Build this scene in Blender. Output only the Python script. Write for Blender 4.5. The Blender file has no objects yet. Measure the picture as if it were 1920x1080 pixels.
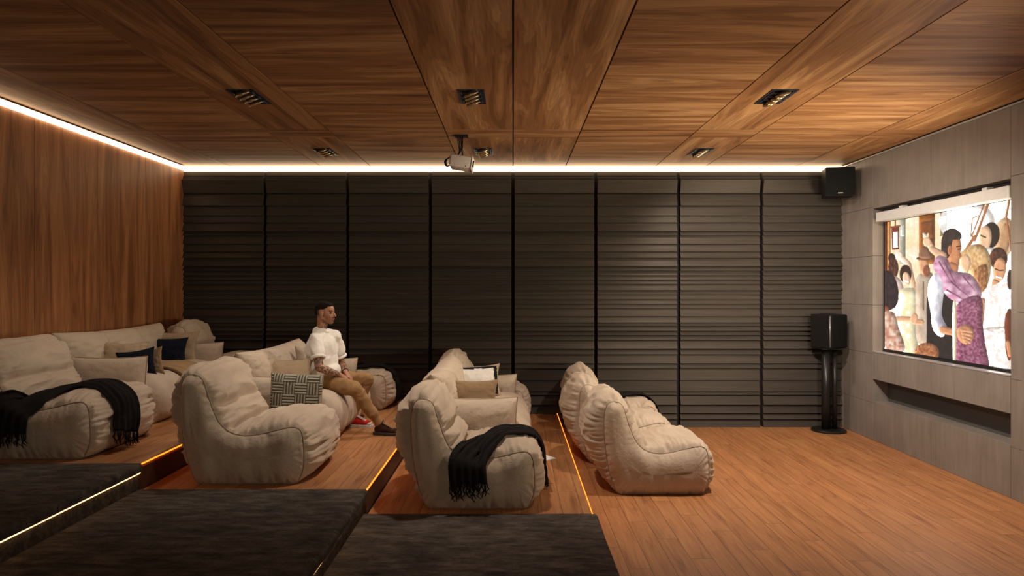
import bpy, bmesh, math, random
import numpy as np
from mathutils import Vector, Matrix, noise
from mathutils.bvhtree import BVHTree

S = bpy.context.scene
COL = S.collection
rnd = random.Random(7)

# ---------------------------------------------------------------- camera
cam_d = bpy.data.cameras.new('camera')
cam = bpy.data.objects.new('camera', cam_d)
COL.objects.link(cam)
cam.location = (0, 0, 1.78)
cam.rotation_euler = (math.pi / 2, 0, 0)
cam_d.sensor_width = 36
cam_d.lens = 24.0
cam_d.shift_x = -0.00104
cam_d.clip_start = 0.05
S.camera = cam

# ---------------------------------------------------------------- world, exposure
w = bpy.data.worlds.new('world')
S.world = w
w.use_nodes = True
w.node_tree.nodes['Background'].inputs[0].default_value = (1.0, 0.82, 0.66, 1)
w.node_tree.nodes['Background'].inputs[1].default_value = 0.02
S.view_settings.view_transform = 'Standard'
S.view_settings.look = 'None'
S.view_settings.gamma = 1
S.view_settings.exposure = 1.0
S.view_settings.use_curve_mapping = False

def light(name, kind, loc, energy, color, target=None, size=None, size_y=None, angle=None, blend=0.6, soft=0.05):
    d = bpy.data.lights.new(name, kind)
    d.energy = energy
    d.color = color
    if kind == 'AREA':
        d.shape = 'RECTANGLE'
        d.size = size
        d.size_y = size_y or size
    else:
        d.shadow_soft_size = soft
    if kind == 'SPOT':
        d.spot_size = math.radians(angle)
        d.spot_blend = blend
    o = bpy.data.objects.new(name, d)
    COL.objects.link(o)
    o.location = loc
    if target is not None:
        o.rotation_euler = (Vector(target) - Vector(loc)).to_track_quat('-Z', 'Y').to_euler()
    return o

WARM = (1.0, 0.875, 0.74)
# fill lights added outside the frame, without fixtures, plus the projector's beam
light('rear_fill', 'AREA', (-0.6, -1.1, 2.7), 9, WARM, (-0.6, 6.4, 0.9), 2.2, 0.8)  # added fill for the sides that face the camera
light('back_wall_fill', 'SPOT', (2.6, 2.9, 3.2), 430, WARM, (3.2, 8.7, 1.6), angle=42, blend=1.0, soft=0.2)  # added spot that lifts the right end of the back wall
light('projector_beam', 'SPOT', (-0.38, 6.95, 3.03), 60, (1.0, 0.93, 0.86), (4.3, 6.9, 2.1), angle=62, blend=0.9, soft=0.03)
light('ceiling_fill', 'SPOT', (3.9, 5.2, 1.5), 270, (1.0, 0.86, 0.60), (1.8, 7.6, 3.35), angle=120, blend=1.0, soft=0.3)  # added to brighten the ceiling on the right, no lamp stands here
light('near_ceiling_fill', 'SPOT', (3.9, 3.2, 1.2), 150, (1.0, 0.86, 0.62), (-0.2, 5.6, 3.35), angle=90, blend=1.0, soft=0.3)  # second added fill, for the middle of the ceiling
# downlights in the ceiling fixtures: x, y, watts, spot cone
DOWN = [(-2.155, 5.58), (-0.335, 5.58), (2.15, 5.58), (-2.155, 7.835), (-0.335, 7.835), (2.15, 7.835)]
DOWN_W = [46, 95, 215, 14, 75, 45]
DOWN_AIM = [(-3.1, 6.0), (-0.5, 5.9), (3.1, 6.8), (-3.1, 7.2), (-1.9, 6.9), (3.2, 8.0)]
DOWN_ANG = [95, 95, 135, 95, 75, 165]
for k, ((x, y), e) in enumerate(zip(DOWN, DOWN_W)):
    light('downlight_beam', 'SPOT', (x, y, 3.27), e, WARM, (*DOWN_AIM[k], 0.3), angle=DOWN_ANG[k], blend=1.0, soft=0.06)

# ---------------------------------------------------------------- object helpers
def link(name, mesh, mat=None, parent=None, smooth=False):
    o = bpy.data.objects.new(name, mesh)
    COL.objects.link(o)
    if mat is not None:
        mesh.materials.append(mat)
    if parent is not None:
        o.parent = parent
    if smooth:
        for p in mesh.polygons:
            p.use_smooth = True
    return o

def from_bm(name, bm, mat=None, parent=None, smooth=False, recalc=True):
    if recalc:
        bmesh.ops.recalc_face_normals(bm, faces=bm.faces)
    me = bpy.data.meshes.new(name)
    bm.to_mesh(me)
    bm.free()
    return link(name, me, mat, parent, smooth)

def thing(name, label, cat, loc=(0, 0, 0), rot=(0, 0, 0), group=None):
    o = bpy.data.objects.new(name, None)
    o.empty_display_size = 0.1
    COL.objects.link(o)
    o.location = loc
    o.rotation_euler = rot
    o['label'] = label
    o['category'] = cat
    if group:
        o['group'] = group
    return o

def tag(o, label, cat, group=None, kind=None):
    o['label'] = label
    o['category'] = cat
    if group:
        o['group'] = group
    if kind:
        o['kind'] = kind
    return o

def struct(o):
    o['kind'] = 'structure'
    return o

def add_box(bm, x0, x1, y0, y1, z0, z1, bevel=0.0, seg=2, mtx=None):
    g = bmesh.ops.create_cube(bm, size=1.0)
    vs = g['verts']
    bmesh.ops.scale(bm, vec=(x1 - x0, y1 - y0, z1 - z0), verts=vs)
    bmesh.ops.translate(bm, vec=((x0 + x1) / 2, (y0 + y1) / 2, (z0 + z1) / 2), verts=vs)
    if bevel > 0:
        es = list({e for v in vs for e in v.link_edges})
        r = bmesh.ops.bevel(bm, geom=es, offset=bevel, segments=seg, affect='EDGES', profile=0.5)
        vs = list({v for f in r['faces'] for v in f.verts} | {v for v in vs if v.is_valid})
    if mtx is not None:
        bmesh.ops.transform(bm, matrix=mtx, verts=[v for v in vs if v.is_valid])

def box(name, x0, x1, y0, y1, z0, z1, mat, parent=None, bevel=0.0, seg=2, smooth=False):
    bm = bmesh.new()
    add_box(bm, x0, x1, y0, y1, z0, z1, bevel, seg)
    return from_bm(name, bm, mat, parent, smooth)

def add_tube(bm, pts, r, n=8, closed=False):
    pts = [Vector(p) for p in pts]
    rings = []
    m = len(pts)
    up = None
    for i, p in enumerate(pts):
        if closed:
            t = pts[(i + 1) % m] - pts[i - 1]
        else:
            t = pts[min(i + 1, m - 1)] - pts[max(i - 1, 0)]
        if t.length < 1e-9:
            t = Vector((0, 0, 1))
        t.normalize()
        if up is None:
            up = Vector((0, 0, 1)) if abs(t.z) < 0.9 else Vector((1, 0, 0))
        a = (up - t * up.dot(t))
        if a.length < 1e-6:
            a = t.orthogonal()
        a.normalize()
        up = a
        b = t.cross(a)
        rr = r[i] if isinstance(r, (list, tuple)) else r
        rings.append([bm.verts.new(p + (a * math.cos(2 * math.pi * k / n) + b * math.sin(2 * math.pi * k / n)) * rr) for k in range(n)])
    cnt = m if closed else m - 1
    for i in range(cnt):
        A = rings[i]
        B = rings[(i + 1) % m]
        for k in range(n):
            bm.faces.new((A[k], A[(k + 1) % n], B[(k + 1) % n], B[k]))
    if not closed:
        bm.faces.new(rings[0][::-1])
        bm.faces.new(rings[-1])

def tube(name, pts, r, mat, parent=None, n=8, closed=False):
    bm = bmesh.new()
    add_tube(bm, pts, r, n, closed)
    return from_bm(name, bm, mat, parent, True)

def catmull(pts, n, closed=True):
    out = []
    m = len(pts)
    P = [np.array(p, float) for p in pts]
    segs = m if closed else m - 1
    for i in range(segs):
        if closed:
            p0, p1, p2, p3 = P[i - 1], P[i], P[(i + 1) % m], P[(i + 2) % m]
        else:
            p0, p1, p2, p3 = P[max(i - 1, 0)], P[i], P[i + 1], P[min(i + 2, m - 1)]
        for k in range(n):
            t = k / n
            out.append(0.5 * ((2 * p1) + (-p0 + p2) * t + (2 * p0 - 5 * p1 + 4 * p2 - p3) * t * t + (-p0 + 3 * p1 - 3 * p2 + p3) * t ** 3))
    if not closed:
        out.append(P[-1])
    return np.array(out)

def resample(arr, n, closed=True):
    a = np.vstack([arr, arr[:1]]) if closed else arr
    d = np.r_[0, np.cumsum(np.linalg.norm(np.diff(a[:, :2], axis=0), axis=1))]
    t = np.linspace(0, d[-1], n + (1 if closed else 0))
    o = np.stack([np.interp(t, d, a[:, k]) for k in range(a.shape[1])], 1)
    return o[:-1] if closed else o

# ---------------------------------------------------------------- materials
def new_mat(name):
    m = bpy.data.materials.new(name)
    m.use_nodes = True
    nt = m.node_tree
    return m, nt, nt.nodes['Principled BSDF']

def setin(node, **kw):
    for k, v in kw.items():
        node.inputs[k.replace('_', ' ')].default_value = v

def ramp(nt, stops):
    r = nt.nodes.new('ShaderNodeValToRGB')
    e = r.color_ramp.elements
    while len(e) > 1:
        e.remove(e[-1])
    e[0].position = stops[0][0]
    e[0].color = (*stops[0][1], 1)
    for p, c in stops[1:]:
        q = e.new(p)
        q.color = (*c, 1)
    return r

def coords(nt, scale=(1, 1, 1), rand=0.0):
    tc = nt.nodes.new('ShaderNodeTexCoord')
    mp = nt.nodes.new('ShaderNodeMapping')
    mp.inputs['Scale'].default_value = scale
    nt.links.new(tc.outputs['Object'], mp.inputs['Vector'])
    if rand:
        oi = nt.nodes.new('ShaderNodeObjectInfo')
        mu = nt.nodes.new('ShaderNodeMath')
        mu.operation = 'MULTIPLY'
        mu.inputs[1].default_value = rand
        nt.links.new(oi.outputs['Random'], mu.inputs[0])
        cb = nt.nodes.new('ShaderNodeCombineXYZ')
        for k in range(3):
            nt.links.new(mu.outputs[0], cb.inputs[k])
        nt.links.new(cb.outputs[0], mp.inputs['Location'])
    return mp

def noise_n(nt, vec, scale, detail=4, rough=0.55, dist=0.0):
    n = nt.nodes.new('ShaderNodeTexNoise')
    n.inputs['Scale'].default_value = scale
    n.inputs['Detail'].default_value = detail
    n.inputs['Roughness'].default_value = rough
    n.inputs['Distortion'].default_value = dist
    nt.links.new(vec.outputs[0], n.inputs['Vector'])
    return n

def mixc(nt, fac, a, b, mode='MIX'):
    m = nt.nodes.new('ShaderNodeMix')
    m.data_type = 'RGBA'
    m.blend_type = mode
    for s, v in ((m.inputs[0], fac), (m.inputs[6], a), (m.inputs[7], b)):
        if isinstance(v, (int, float)):
            s.default_value = v
        elif isinstance(v, tuple):
            s.default_value = (*v, 1) if len(v) == 3 else v
        else:
            nt.links.new(v, s)
    return m.outputs[2]

def mathn(nt, op, a, b=None, c=None):
    m = nt.nodes.new('ShaderNodeMath')
    m.operation = op
    for i, v in enumerate((a, b, c)):
        if v is None:
            continue
        if isinstance(v, (int, float)):
            m.inputs[i].default_value = v
        else:
            nt.links.new(v, m.inputs[i])
    return m.outputs[0]

def bump(nt, bsdf, height, strength=0.3, distance=0.01):
    b = nt.nodes.new('ShaderNodeBump')
    b.inputs['Strength'].default_value = strength
    b.inputs['Distance'].default_value = distance
    nt.links.new(height, b.inputs['Height'])
    nt.links.new(b.outputs[0], bsdf.inputs['Normal'])

def flat(name, col, rough=0.6, metal=0.0, **kw):
    m, nt, b = new_mat(name)
    setin(b, Base_Color=(*col, 1), Roughness=rough, Metallic=metal)
    # faint procedural mottling keeps the surface from reading as flat plastic
    mp = coords(nt)
    n = noise_n(nt, mp, 35, 3)
    nt.links.new(mixc(nt, n.outputs['Fac'], tuple(c * 0.9 for c in col), tuple(min(1, c * 1.1) for c in col)), b.inputs['Base Color'])
    for k, v in kw.items():
        b.inputs[k.replace('_', ' ')].default_value = v
    return m

def glow(name, col, strength):
    m, nt, b = new_mat(name)
    setin(b, Base_Color=(0, 0, 0, 1), Roughness=1.0)
    b.inputs['Emission Color'].default_value = (*col, 1)
    b.inputs['Emission Strength'].default_value = strength
    return m

def wood(name, axis, dark, mid, light_, width=1.0, rough=0.42, fine=60, rand=40.0, spec=0.5):
    m, nt, b = new_mat(name)
    sc = [5.0 / width] * 3
    sc[axis] = 0.42 / width
    mp = coords(nt, tuple(sc), rand)
    big = noise_n(nt, mp, 1.0, 4, 0.5, 1.3)
    sc2 = [fine] * 3
    sc2[axis] = fine * 0.035
    mp2 = coords(nt, tuple(sc2), rand)
    fin = noise_n(nt, mp2, 1.0, 3, 0.6, 0.4)
    r1 = ramp(nt, [(0.25, dark), (0.48, mid), (0.72, light_)])
    nt.links.new(big.outputs['Fac'], r1.inputs[0])
    r2 = ramp(nt, [(0.3, (0.62, 0.58, 0.54)), (0.6, (1.0, 1.0, 1.0))])
    nt.links.new(fin.outputs['Fac'], r2.inputs[0])
    # rings of darker growth line
    s = mathn(nt, 'MULTIPLY', big.outputs['Fac'], 62.0)
    s = mathn(nt, 'SINE', s)
    s = mathn(nt, 'MULTIPLY_ADD', s, 0.10, 0.90)
    c = mixc(nt, 0.75, r1.outputs[0], r2.outputs[0], 'MULTIPLY')
    cc = nt.nodes.new('ShaderNodeCombineXYZ')
    for k in range(3):
        nt.links.new(s, cc.inputs[k])
    c = mixc(nt, 1.0, c, cc.outputs[0], 'MULTIPLY')
    nt.links.new(c, b.inputs['Base Color'])
    setin(b, Roughness=rough)
    b.inputs['Specular IOR Level'].default_value = spec
    bump(nt, b, fin.outputs['Fac'], 0.12, 0.003)
    return m

WD, WM, WL = (0.12, 0.045, 0.016), (0.30, 0.138, 0.056), (0.50, 0.28, 0.13)
M_CEIL_X = wood('ceiling veneer grain across', 0, WD, WM, WL, 1.0, 0.5, spec=0.2)
M_CEIL_Y = wood('ceiling veneer grain along', 1, WD, WM, WL, 1.0, 0.5, spec=0.2)
M_WALLWOOD = wood('wall veneer', 2, (0.15, 0.052, 0.018), (0.33, 0.13, 0.048), (0.48, 0.215, 0.085), 0.9, 0.5)

def plank_mat():
    m, nt, b = new_mat('floor planks')
    tc = nt.nodes.new('ShaderNodeTexCoord')
    sp = nt.nodes.new('ShaderNodeSeparateXYZ')
    nt.links.new(tc.outputs['Object'], sp.inputs[0])
    W, L = 0.146, 1.22
    u = mathn(nt, 'DIVIDE', sp.outputs[0], W)
    row = mathn(nt, 'FLOOR', u)
    fu = mathn(nt, 'FRACT', u)
    sh = mathn(nt, 'MULTIPLY', row, 0.29)
    v = mathn(nt, 'ADD', mathn(nt, 'DIVIDE', sp.outputs[1], L), sh)
    cell = mathn(nt, 'FLOOR', v)
    fv = mathn(nt, 'FRACT', v)
    e1 = mathn(nt, 'MINIMUM', fu, mathn(nt, 'SUBTRACT', 1.0, fu))
    e1 = mathn(nt, 'MULTIPLY', e1, W)
    e2 = mathn(nt, 'MINIMUM', fv, mathn(nt, 'SUBTRACT', 1.0, fv))
    e2 = mathn(nt, 'MULTIPLY', e2, L)
    e = mathn(nt, 'MINIMUM', e1, e2)
    seam = mathn(nt, 'LESS_THAN', e, 0.0022)
    cb = nt.nodes.new('ShaderNodeCombineXYZ')
    nt.links.new(row, cb.inputs[0])
    nt.links.new(cell, cb.inputs[1])
    wn = nt.nodes.new('ShaderNodeTexWhiteNoise')
    nt.links.new(cb.outputs[0], wn.inputs['Vector'])
    va = nt.nodes.new('ShaderNodeVectorMath')
    va.operation = 'MULTIPLY_ADD'
    nt.links.new(wn.outputs['Color'], va.inputs[0])
    va.inputs[1].default_value = (9, 9, 9)
    nt.links.new(tc.outputs['Object'], va.inputs[2])
    mp = nt.nodes.new('ShaderNodeMapping')
    mp.inputs['Scale'].default_value = (22, 1.5, 1)
    nt.links.new(va.outputs[0], mp.inputs['Vector'])
    g = noise_n(nt, mp, 1.0, 5, 0.62, 0.9)
    mp2 = nt.nodes.new('ShaderNodeMapping')
    mp2.inputs['Scale'].default_value = (90, 5, 1)
    nt.links.new(va.outputs[0], mp2.inputs['Vector'])
    g2 = noise_n(nt, mp2, 1.0, 3, 0.6, 0.2)
    r = ramp(nt, [(0.28, (0.22, 0.080, 0.028)), (0.42, (0.36, 0.150, 0.056)), (0.7, (0.48, 0.22, 0.085))])
    nt.links.new(g.outputs['Fac'], r.inputs[0])
    k = mathn(nt, 'MULTIPLY_ADD', wn.outputs['Value'], 0.16, 0.90)
    k = mathn(nt, 'MULTIPLY', k, mathn(nt, 'MULTIPLY_ADD', g2.outputs['Fac'], 0.3, 0.85))
    cc = nt.nodes.new('ShaderNodeCombineXYZ')
    for q in range(3):
        nt.links.new(k, cc.inputs[q])
    c = mixc(nt, 1.0, r.outputs[0], cc.outputs[0], 'MULTIPLY')
    c = mixc(nt, mathn(nt, 'MULTIPLY', seam, 0.75), c, (0.05, 0.018, 0.008))
    nt.links.new(c, b.inputs['Base Color'])
    setin(b, Roughness=0.42)
    h = mathn(nt, 'SUBTRACT', g2.outputs['Fac'], mathn(nt, 'MULTIPLY', seam, 3.0))
    bump(nt, b, h, 0.15, 0.003)
    return m
M_FLOOR = plank_mat()

def carpet_mat():
    m, nt, b = new_mat('dark carpet pile')
    mp = coords(nt, (5, 15, 15))
    n1 = noise_n(nt, mp, 1.0, 6, 0.75, 0.3)
    mp2 = coords(nt, (1, 1, 1))
    n2 = noise_n(nt, mp2, 260, 2, 0.6)
    n3 = noise_n(nt, mp2, 2.2, 3, 0.6)
    r = ramp(nt, [(0.34, (0.018, 0.015, 0.013)), (0.50, (0.078, 0.064, 0.054)), (0.70, (0.20, 0.165, 0.14))])
    a = mathn(nt, 'ADD', mathn(nt, 'MULTIPLY', n1.outputs['Fac'], 0.55), mathn(nt, 'MULTIPLY', n2.outputs['Fac'], 0.28))
    a = mathn(nt, 'ADD', a, mathn(nt, 'MULTIPLY', n3.outputs['Fac'], 0.17))
    nt.links.new(a, r.inputs[0])
    nt.links.new(r.outputs[0], b.inputs['Base Color'])
    setin(b, Roughness=0.95)
    b.inputs['Specular IOR Level'].default_value = 0.0
    bump(nt, b, a, 0.9, 0.012)
    return m
M_CARPET = carpet_mat()

def slat_mat():
    m, nt, b = new_mat('charcoal wall panel')
    mp = coords(nt, (1.5, 40, 40))
    n = noise_n(nt, mp, 1.0, 4, 0.6)
    r = ramp(nt, [(0.3, (0.036, 0.030, 0.0255)), (0.7, (0.054, 0.045, 0.0385))])
    nt.links.new(n.outputs['Fac'], r.inputs[0])
    nt.links.new(r.outputs[0], b.inputs['Base Color'])
    setin(b, Roughness=0.42)
    b.inputs['Specular IOR Level'].default_value = 0.12
    b.inputs['Specular Tint'].default_value = (1.0, 0.85, 0.70, 1)
    bump(nt, b, n.outputs['Fac'], 0.08, 0.003)
    return m
M_SLAT = slat_mat()

def taupe_mat():
    m, nt, b = new_mat('taupe wall cladding')
    mp = coords(nt, (26, 26, 2.0))
    n = noise_n(nt, mp, 1.0, 4, 0.6, 0.2)
    mp2 = coords(nt, (1, 1, 1))
    n2 = noise_n(nt, mp2, 3.0, 3, 0.5)
    r = ramp(nt, [(0.3, (0.195, 0.165, 0.142)), (0.7, (0.24, 0.205, 0.178))])
    nt.links.new(n.outputs['Fac'], r.inputs[0])
    c = mixc(nt, 0.35, r.outputs[0], n2.outputs['Fac'], 'SOFT_LIGHT')
    nt.links.new(c, b.inputs['Base Color'])
    setin(b, Roughness=0.5)
    bump(nt, b, n.outputs['Fac'], 0.06, 0.002)
    return m
M_TAUPE = taupe_mat()

def fabric(name, col, sheen=0.45, bscale=900.0, var=0.14, rough=0.92, bumps=0.55):
    m, nt, b = new_mat(name)
    mp = coords(nt)
    n = noise_n(nt, mp, 7, 4, 0.6)
    n2 = noise_n(nt, mp, bscale, 2, 0.5)
    n3 = noise_n(nt, mp, 28, 3, 0.55, 0.6)
    nt.links.new(mixc(nt, n.outputs['Fac'], tuple(c * (1 - var) for c in col), tuple(min(1, c * (1 + var)) for c in col)), b.inputs['Base Color'])
    setin(b, Roughness=rough)
    b.inputs['Specular IOR Level'].default_value = 0.15
    b.inputs['Sheen Weight'].default_value = sheen
    b.inputs['Sheen Roughness'].default_value = 0.5
    b.inputs['Sheen Tint'].default_value = (min(1, col[0] * 1.8), min(1, col[1] * 1.8), min(1, col[2] * 1.8), 1)
    h = mathn(nt, 'ADD', mathn(nt, 'MULTIPLY', n2.outputs['Fac'], 0.12), n3.outputs['Fac'])
    bump(nt, b, h, bumps, 0.008)
    return m
M_CREAM = fabric('cream velvet upholstery', (0.50, 0.405, 0.315))
M_PIPE = fabric('cream piping', (0.33, 0.25, 0.18), 0.3)
M_BEIGE = fabric('beige cushion fabric', (0.42, 0.315, 0.21))
M_BROWN = fabric('brown cushion fabric', (0.25, 0.165, 0.095))
M_NAVY = fabric('navy cushion fabric', (0.009, 0.012, 0.023), 0.2)
M_BLACKKNIT = fabric('black throw knit', (0.012, 0.010, 0.010), 0.15, 300.0)
M_GOLDKNIT = fabric('golden brown throw knit', (0.33, 0.215, 0.115), 0.3, 300.0)
M_BLACK = flat('matt black', (0.008, 0.0075, 0.007), 0.5, Specular_IOR_Level=0.15)
M_BLACKSATIN = flat('black satin', (0.012, 0.011, 0.010), 0.35, Specular_IOR_Level=0.3)
M_GRILLE = flat('black speaker grille', (0.006, 0.006, 0.006), 0.8, Specular_IOR_Level=0.1)
M_DARKGAP = flat('dark gap', (0.008, 0.006, 0.005), 0.9)
M_RISER = flat('dark brown riser board', (0.085, 0.036, 0.017), 0.5)
M_WHITE = flat('white painted metal', (0.62, 0.61, 0.60), 0.45)
M_PROJ = flat('off white plastic', (0.60, 0.54, 0.52), 0.4)
M_NICHE = flat('dark niche lining', (0.075, 0.068, 0.064), 0.5)
M_ALU = flat('brushed aluminium trim', (0.62, 0.60, 0.60), 0.35, 0.6)
M_BRASS = flat('bronze lamp reflector', (0.55, 0.42, 0.27), 0.28, 0.9)
M_BLUEBLACK = flat('blue black fitting', (0.03, 0.045, 0.08), 0.25, 0.5)
M_LED = glow('white cove light', (1.0, 0.74, 0.46), 3.0)
M_LEDO = glow('amber step light', (1.0, 0.17, 0.012), 1.8)
M_LEDS = glow('warm under step light', (1.0, 0.55, 0.24), 1.6)
M_PAPER = flat('white paper', (0.75, 0.72, 0.68), 0.7)

# ---------------------------------------------------------------- room shell
XL, XR, YB, ZC = -4.226, 4.21, 8.77, 3.345
Y0 = -1.6
P1, P2, P3 = 0.17, 0.345, 0.53                 # seating levels
E1, E2, E3 = 0.574, -1.034, -2.64              # front edges of the levels
YC = 4.87                                      # where the carpeted aisle begins

struct(box('floor', XL - 0.3, XR + 0.4, Y0, YB + 0.3, -0.1, 0.0, M_FLOOR))

ceil = struct(box('ceiling', XL - 0.3, XR + 0.4, Y0, YB + 0.3, ZC + 0.02, ZC + 0.1, M_DARKGAP))
xs = [XL - 0.02, -3.63, -2.47, -1.83, -0.675, 0.0, 0.675, 1.83, 2.47, 3.63, XR + 0.02]
gr = ['y', 'x', 'y', 'x', 'y', 'y', 'x', 'y', 'x', 'y']
for k in range(10):
    g = 0.005 if k not in (3, 4, 5, 6) else 0.006
    x0, x1 = xs[k] + g, xs[k + 1] - g
    for (a, b, band) in ((Y0, 1.9, 0), (1.9, 6.745, 0), (6.745, 7.10, 1), (7.10, 8.49, 0), (8.49, YB + 0.01, 1)):
        mt = M_CEIL_X if (gr[k] == 'x' or band) else M_CEIL_Y
        box('ceiling_panel', x0, x1, a + 0.0015, b - 0.0015, ZC, ZC + 0.02, mt, ceil)

# left wall of tall wood boards above a recessed dark plinth
wl = struct(box('wall_left', XL - 0.3, XL - 0.07, Y0, YB + 0.2, -0.1, ZC + 0.05, M_DARKGAP))
ys = [Y0, -0.4, 0.51, 1.42, 2.33, 3.24, 4.15, 5.12, 6.03, 6.94, 7.85, YB]
for a, b in zip(ys[:-1], ys[1:]):
    box('wall_panel', XL - 0.07, XL, a + 0.003, b - 0.003, 1.085, ZC + 0.01, M_WALLWOOD, wl, 0.002, 1)

# back wall of charcoal louvred panels
wb = struct(box('wall_back', XL - 0.3, XR + 0.3, YB + 0.06, YB + 0.2, -0.1, ZC + 0.1, M_DARKGAP))
ylines = [322, 330, 338.5, 363.8, 386.6, 404.7, 418, 434.3, 442, 458, 472, 484, 499.8, 507.5, 516.6, 525, 532.7, 544.3, 552, 561,
          570, 578.5, 593, 605, 611, 620, 628, 637, 653.5, 664, 681, 690, 713, 734, 740, 758, 774, 785, 802.5]
strong = {330, 386.6, 442, 507.5, 561, 593, 620, 681, 713, 740, 774}
prof = []
r2 = random.Random(3)
for a, b in zip(ylines[:-1], ylines[1:]):
    za = 1.78 - (a - 540) / 145.95
    zb = 1.78 - (b - 540) / 145.95
    dp = r2.choice([0.016, 0.022, 0.028, 0.034])
    if a == 322:
        prof += [(za, 0.008), (zb, 0.008)]
        continue
    if a == 330:
        prof += [(za, 0.0), (za - 0.012, 0.0)]
        prof += [(za - 0.012, 0.030), (zb + 0.008, 0.030), (zb - 0.001, 0.070)]
        continue
    if a == 338.5:
        prof += [(za - 0.003, 0.070), (zb + 0.008, 0.022), (zb, 0.040)]
        continue
    if a in strong:
        prof += [(za, 0.0), (za - 0.010, 0.0)]
        za -= 0.010
    else:
        prof += [(za, 0.0), (za - 0.005, 0.0)]
        za -= 0.005
    prof += [(za, 0.012), (zb + 0.004, 0.012 + dp * 1.3), (zb, 0.008 + dp * 1.3)]
xe = [XL, -3.178, -2.12, -1.06, 0.0, 1.06, 2.12, 3.18, XR]
for a, b in zip(xe[:-1], xe[1:]):
    bm = bmesh.new()
    x0, x1 = a + (0.022 if a > XL else 0.0), b - (0.022 if b < XR else 0.0)
    L, R, LB, RB = [], [], [], []
    for z, d in prof:
        L.append(bm.verts.new((x0, YB - d, z)))
        R.append(bm.verts.new((x1, YB - d, z)))
        LB.append(bm.verts.new((x0, YB + 0.06, z)))
        RB.append(bm.verts.new((x1, YB + 0.06, z)))
    for i in range(len(prof) - 1):
        bm.faces.new((L[i], L[i + 1], R[i + 1], R[i]))
        bm.faces.new((L[i], LB[i], LB[i + 1], L[i + 1]))
        bm.faces.new((R[i], R[i + 1], RB[i + 1], RB[i]))
    bm.faces.new((L[0], R[0], RB[0], LB[0]))
    from_bm('wall_panel', bm, M_SLAT, wb)

# cove light profile along the left and back walls
cv = thing('cove_light', 'continuous glowing white light strip where ceiling meets left and back walls', 'light strip', (0, YB, 3.275))
def lbox(name, x0, x1, y0, y1, z0, z1, mat, par, bevel=0.0):
    ox, oy, oz = par.location
    return box(name, x0 - ox, x1 - ox, y0 - oy, y1 - oy, z0 - oz, z1 - oz, mat, par, bevel)
o = lbox('back_strip', XL + 0.03, XR - 0.004, YB - 0.05, YB + 0.05, 3.278, 3.338, M_LED, cv)
o = lbox('left_strip', XL - 0.02, XL + 0.03, Y0, YB + 0.05, 3.285, 3.330, M_LED, cv)
lbox('strip_lip', XL + 0.0, XL + 0.034, Y0, YB - 0.05, 3.3305, 3.3345, M_ALU, cv)

# right wall: taupe cladding around the screen recess and the low niche
wr = struct(box('wall_right', XR + 0.25, XR + 0.4, Y0, YB + 0.2, -0.1, ZC + 0.05, M_DARKGAP))
SY0, SY1, SZ0, SZ1 = 5.776, 7.985, 1.037, 2.705
NZ0, NZ1 = 0.458, 0.715
ycol = [Y0, 0.3, 1.4, 2.5, 3.57, 4.67, SY0, 6.88, 7.985, YB]
zrow = [0.0, 0.435, 1.01, 1.58, 2.155, 2.725, 3.315]
def rpanel(y0, y1, z0, z1):
    box('wall_panel', XR, XR + 0.25, y0 + 0.0015, y1 - 0.0015, z0 + 0.0015, z1 - 0.0015, M_TAUPE, wr, 0.0015, 1)
for a, b in zip(ycol[:-1], ycol[1:]):
    inside = a >= SY0 - 0.01 and b <= SY1 + 0.01
    if not inside:
        for c, d in zip(zrow[:-1], zrow[1:]):
            rpanel(a, b, c, d)
    else:
        rpanel(a, b, 0.0, NZ0)
        rpanel(a, b, SZ1, 3.315)
for a, b in ((SY0, 6.88), (6.88, 7.47), (7.47, 7.985)):
    rpanel(a, b, NZ1, 1.03)
# recess linings
box('recess_back', XR + 0.115, XR + 0.14, SY0, SY1, SZ0, SZ1, M_NICHE, wr)
box('recess_sill', XR - 0.004, XR + 0.115, SY0, SY1, 1.03, 1.042, M_ALU, wr)
box('niche_back', XR + 0.18, XR + 0.2, SY0, SY1, NZ0, NZ1, M_NICHE, wr)
box('niche_top', XR, XR + 0.18, SY0, SY1, NZ1 - 0.004, NZ1, M_DARKGAP, wr)
struct(box('trim_1', XR - 0.012, XR + 0.25, Y0, YB - 0.05, 3.316, 3.330, M_ALU))
struct(box('trim_2', XR + 0.0, XR + 0.25, Y0, YB + 0.1, 3.330, 3.36, M_DARKGAP))

# ---------------------------------------------------------------- stepped seating platforms
def platform(lbl, x0, x1, z0, z1, strip):
    t = thing('seating_platform', lbl, 'platform', ((x0 + x1) / 2, (YC + YB) / 2, z0), group='stepped seating platforms')
    c = t.location
    def lb(name, a, b, c0, c1, d0, d1, mat, par=t, bev=0.0):
        return box(name, a - c.x, b - c.x, c0 - c.y, c1 - c.y, d0 - c.z, d1 - c.z, mat, par, bev)
    # deck mesh keeps room coordinates for its planks
    bm = bmesh.new()
    add_box(bm, x0 - c.x, x1 - 0.012 - c.x, YC - c.y, YB - 0.012 - c.y, z1 - 0.03 - c.z, z1 - c.z)
    from_bm('deck', bm, M_FLOOR, t)
    lb('riser', x1 - 0.04, x1 - 0.012, YC, YB - 0.012, z0, z1 - 0.03, M_RISER)
    lb('edge_light', x1 - 0.012, x1 - 0.004, YC, YB, z1 - 0.008, z1 + 0.0005, M_LEDO)
    return t
platform('lowest wooden seating platform, one step above the open floor', E2, E1, 0.0, P1, 1)
platform('middle wooden seating platform under the seated man', E3, E2, 0.0, P2, 1)
platform('highest wooden seating platform against the wood wall', XL - 0.068, E3, 0.0, P3, 1)

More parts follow.
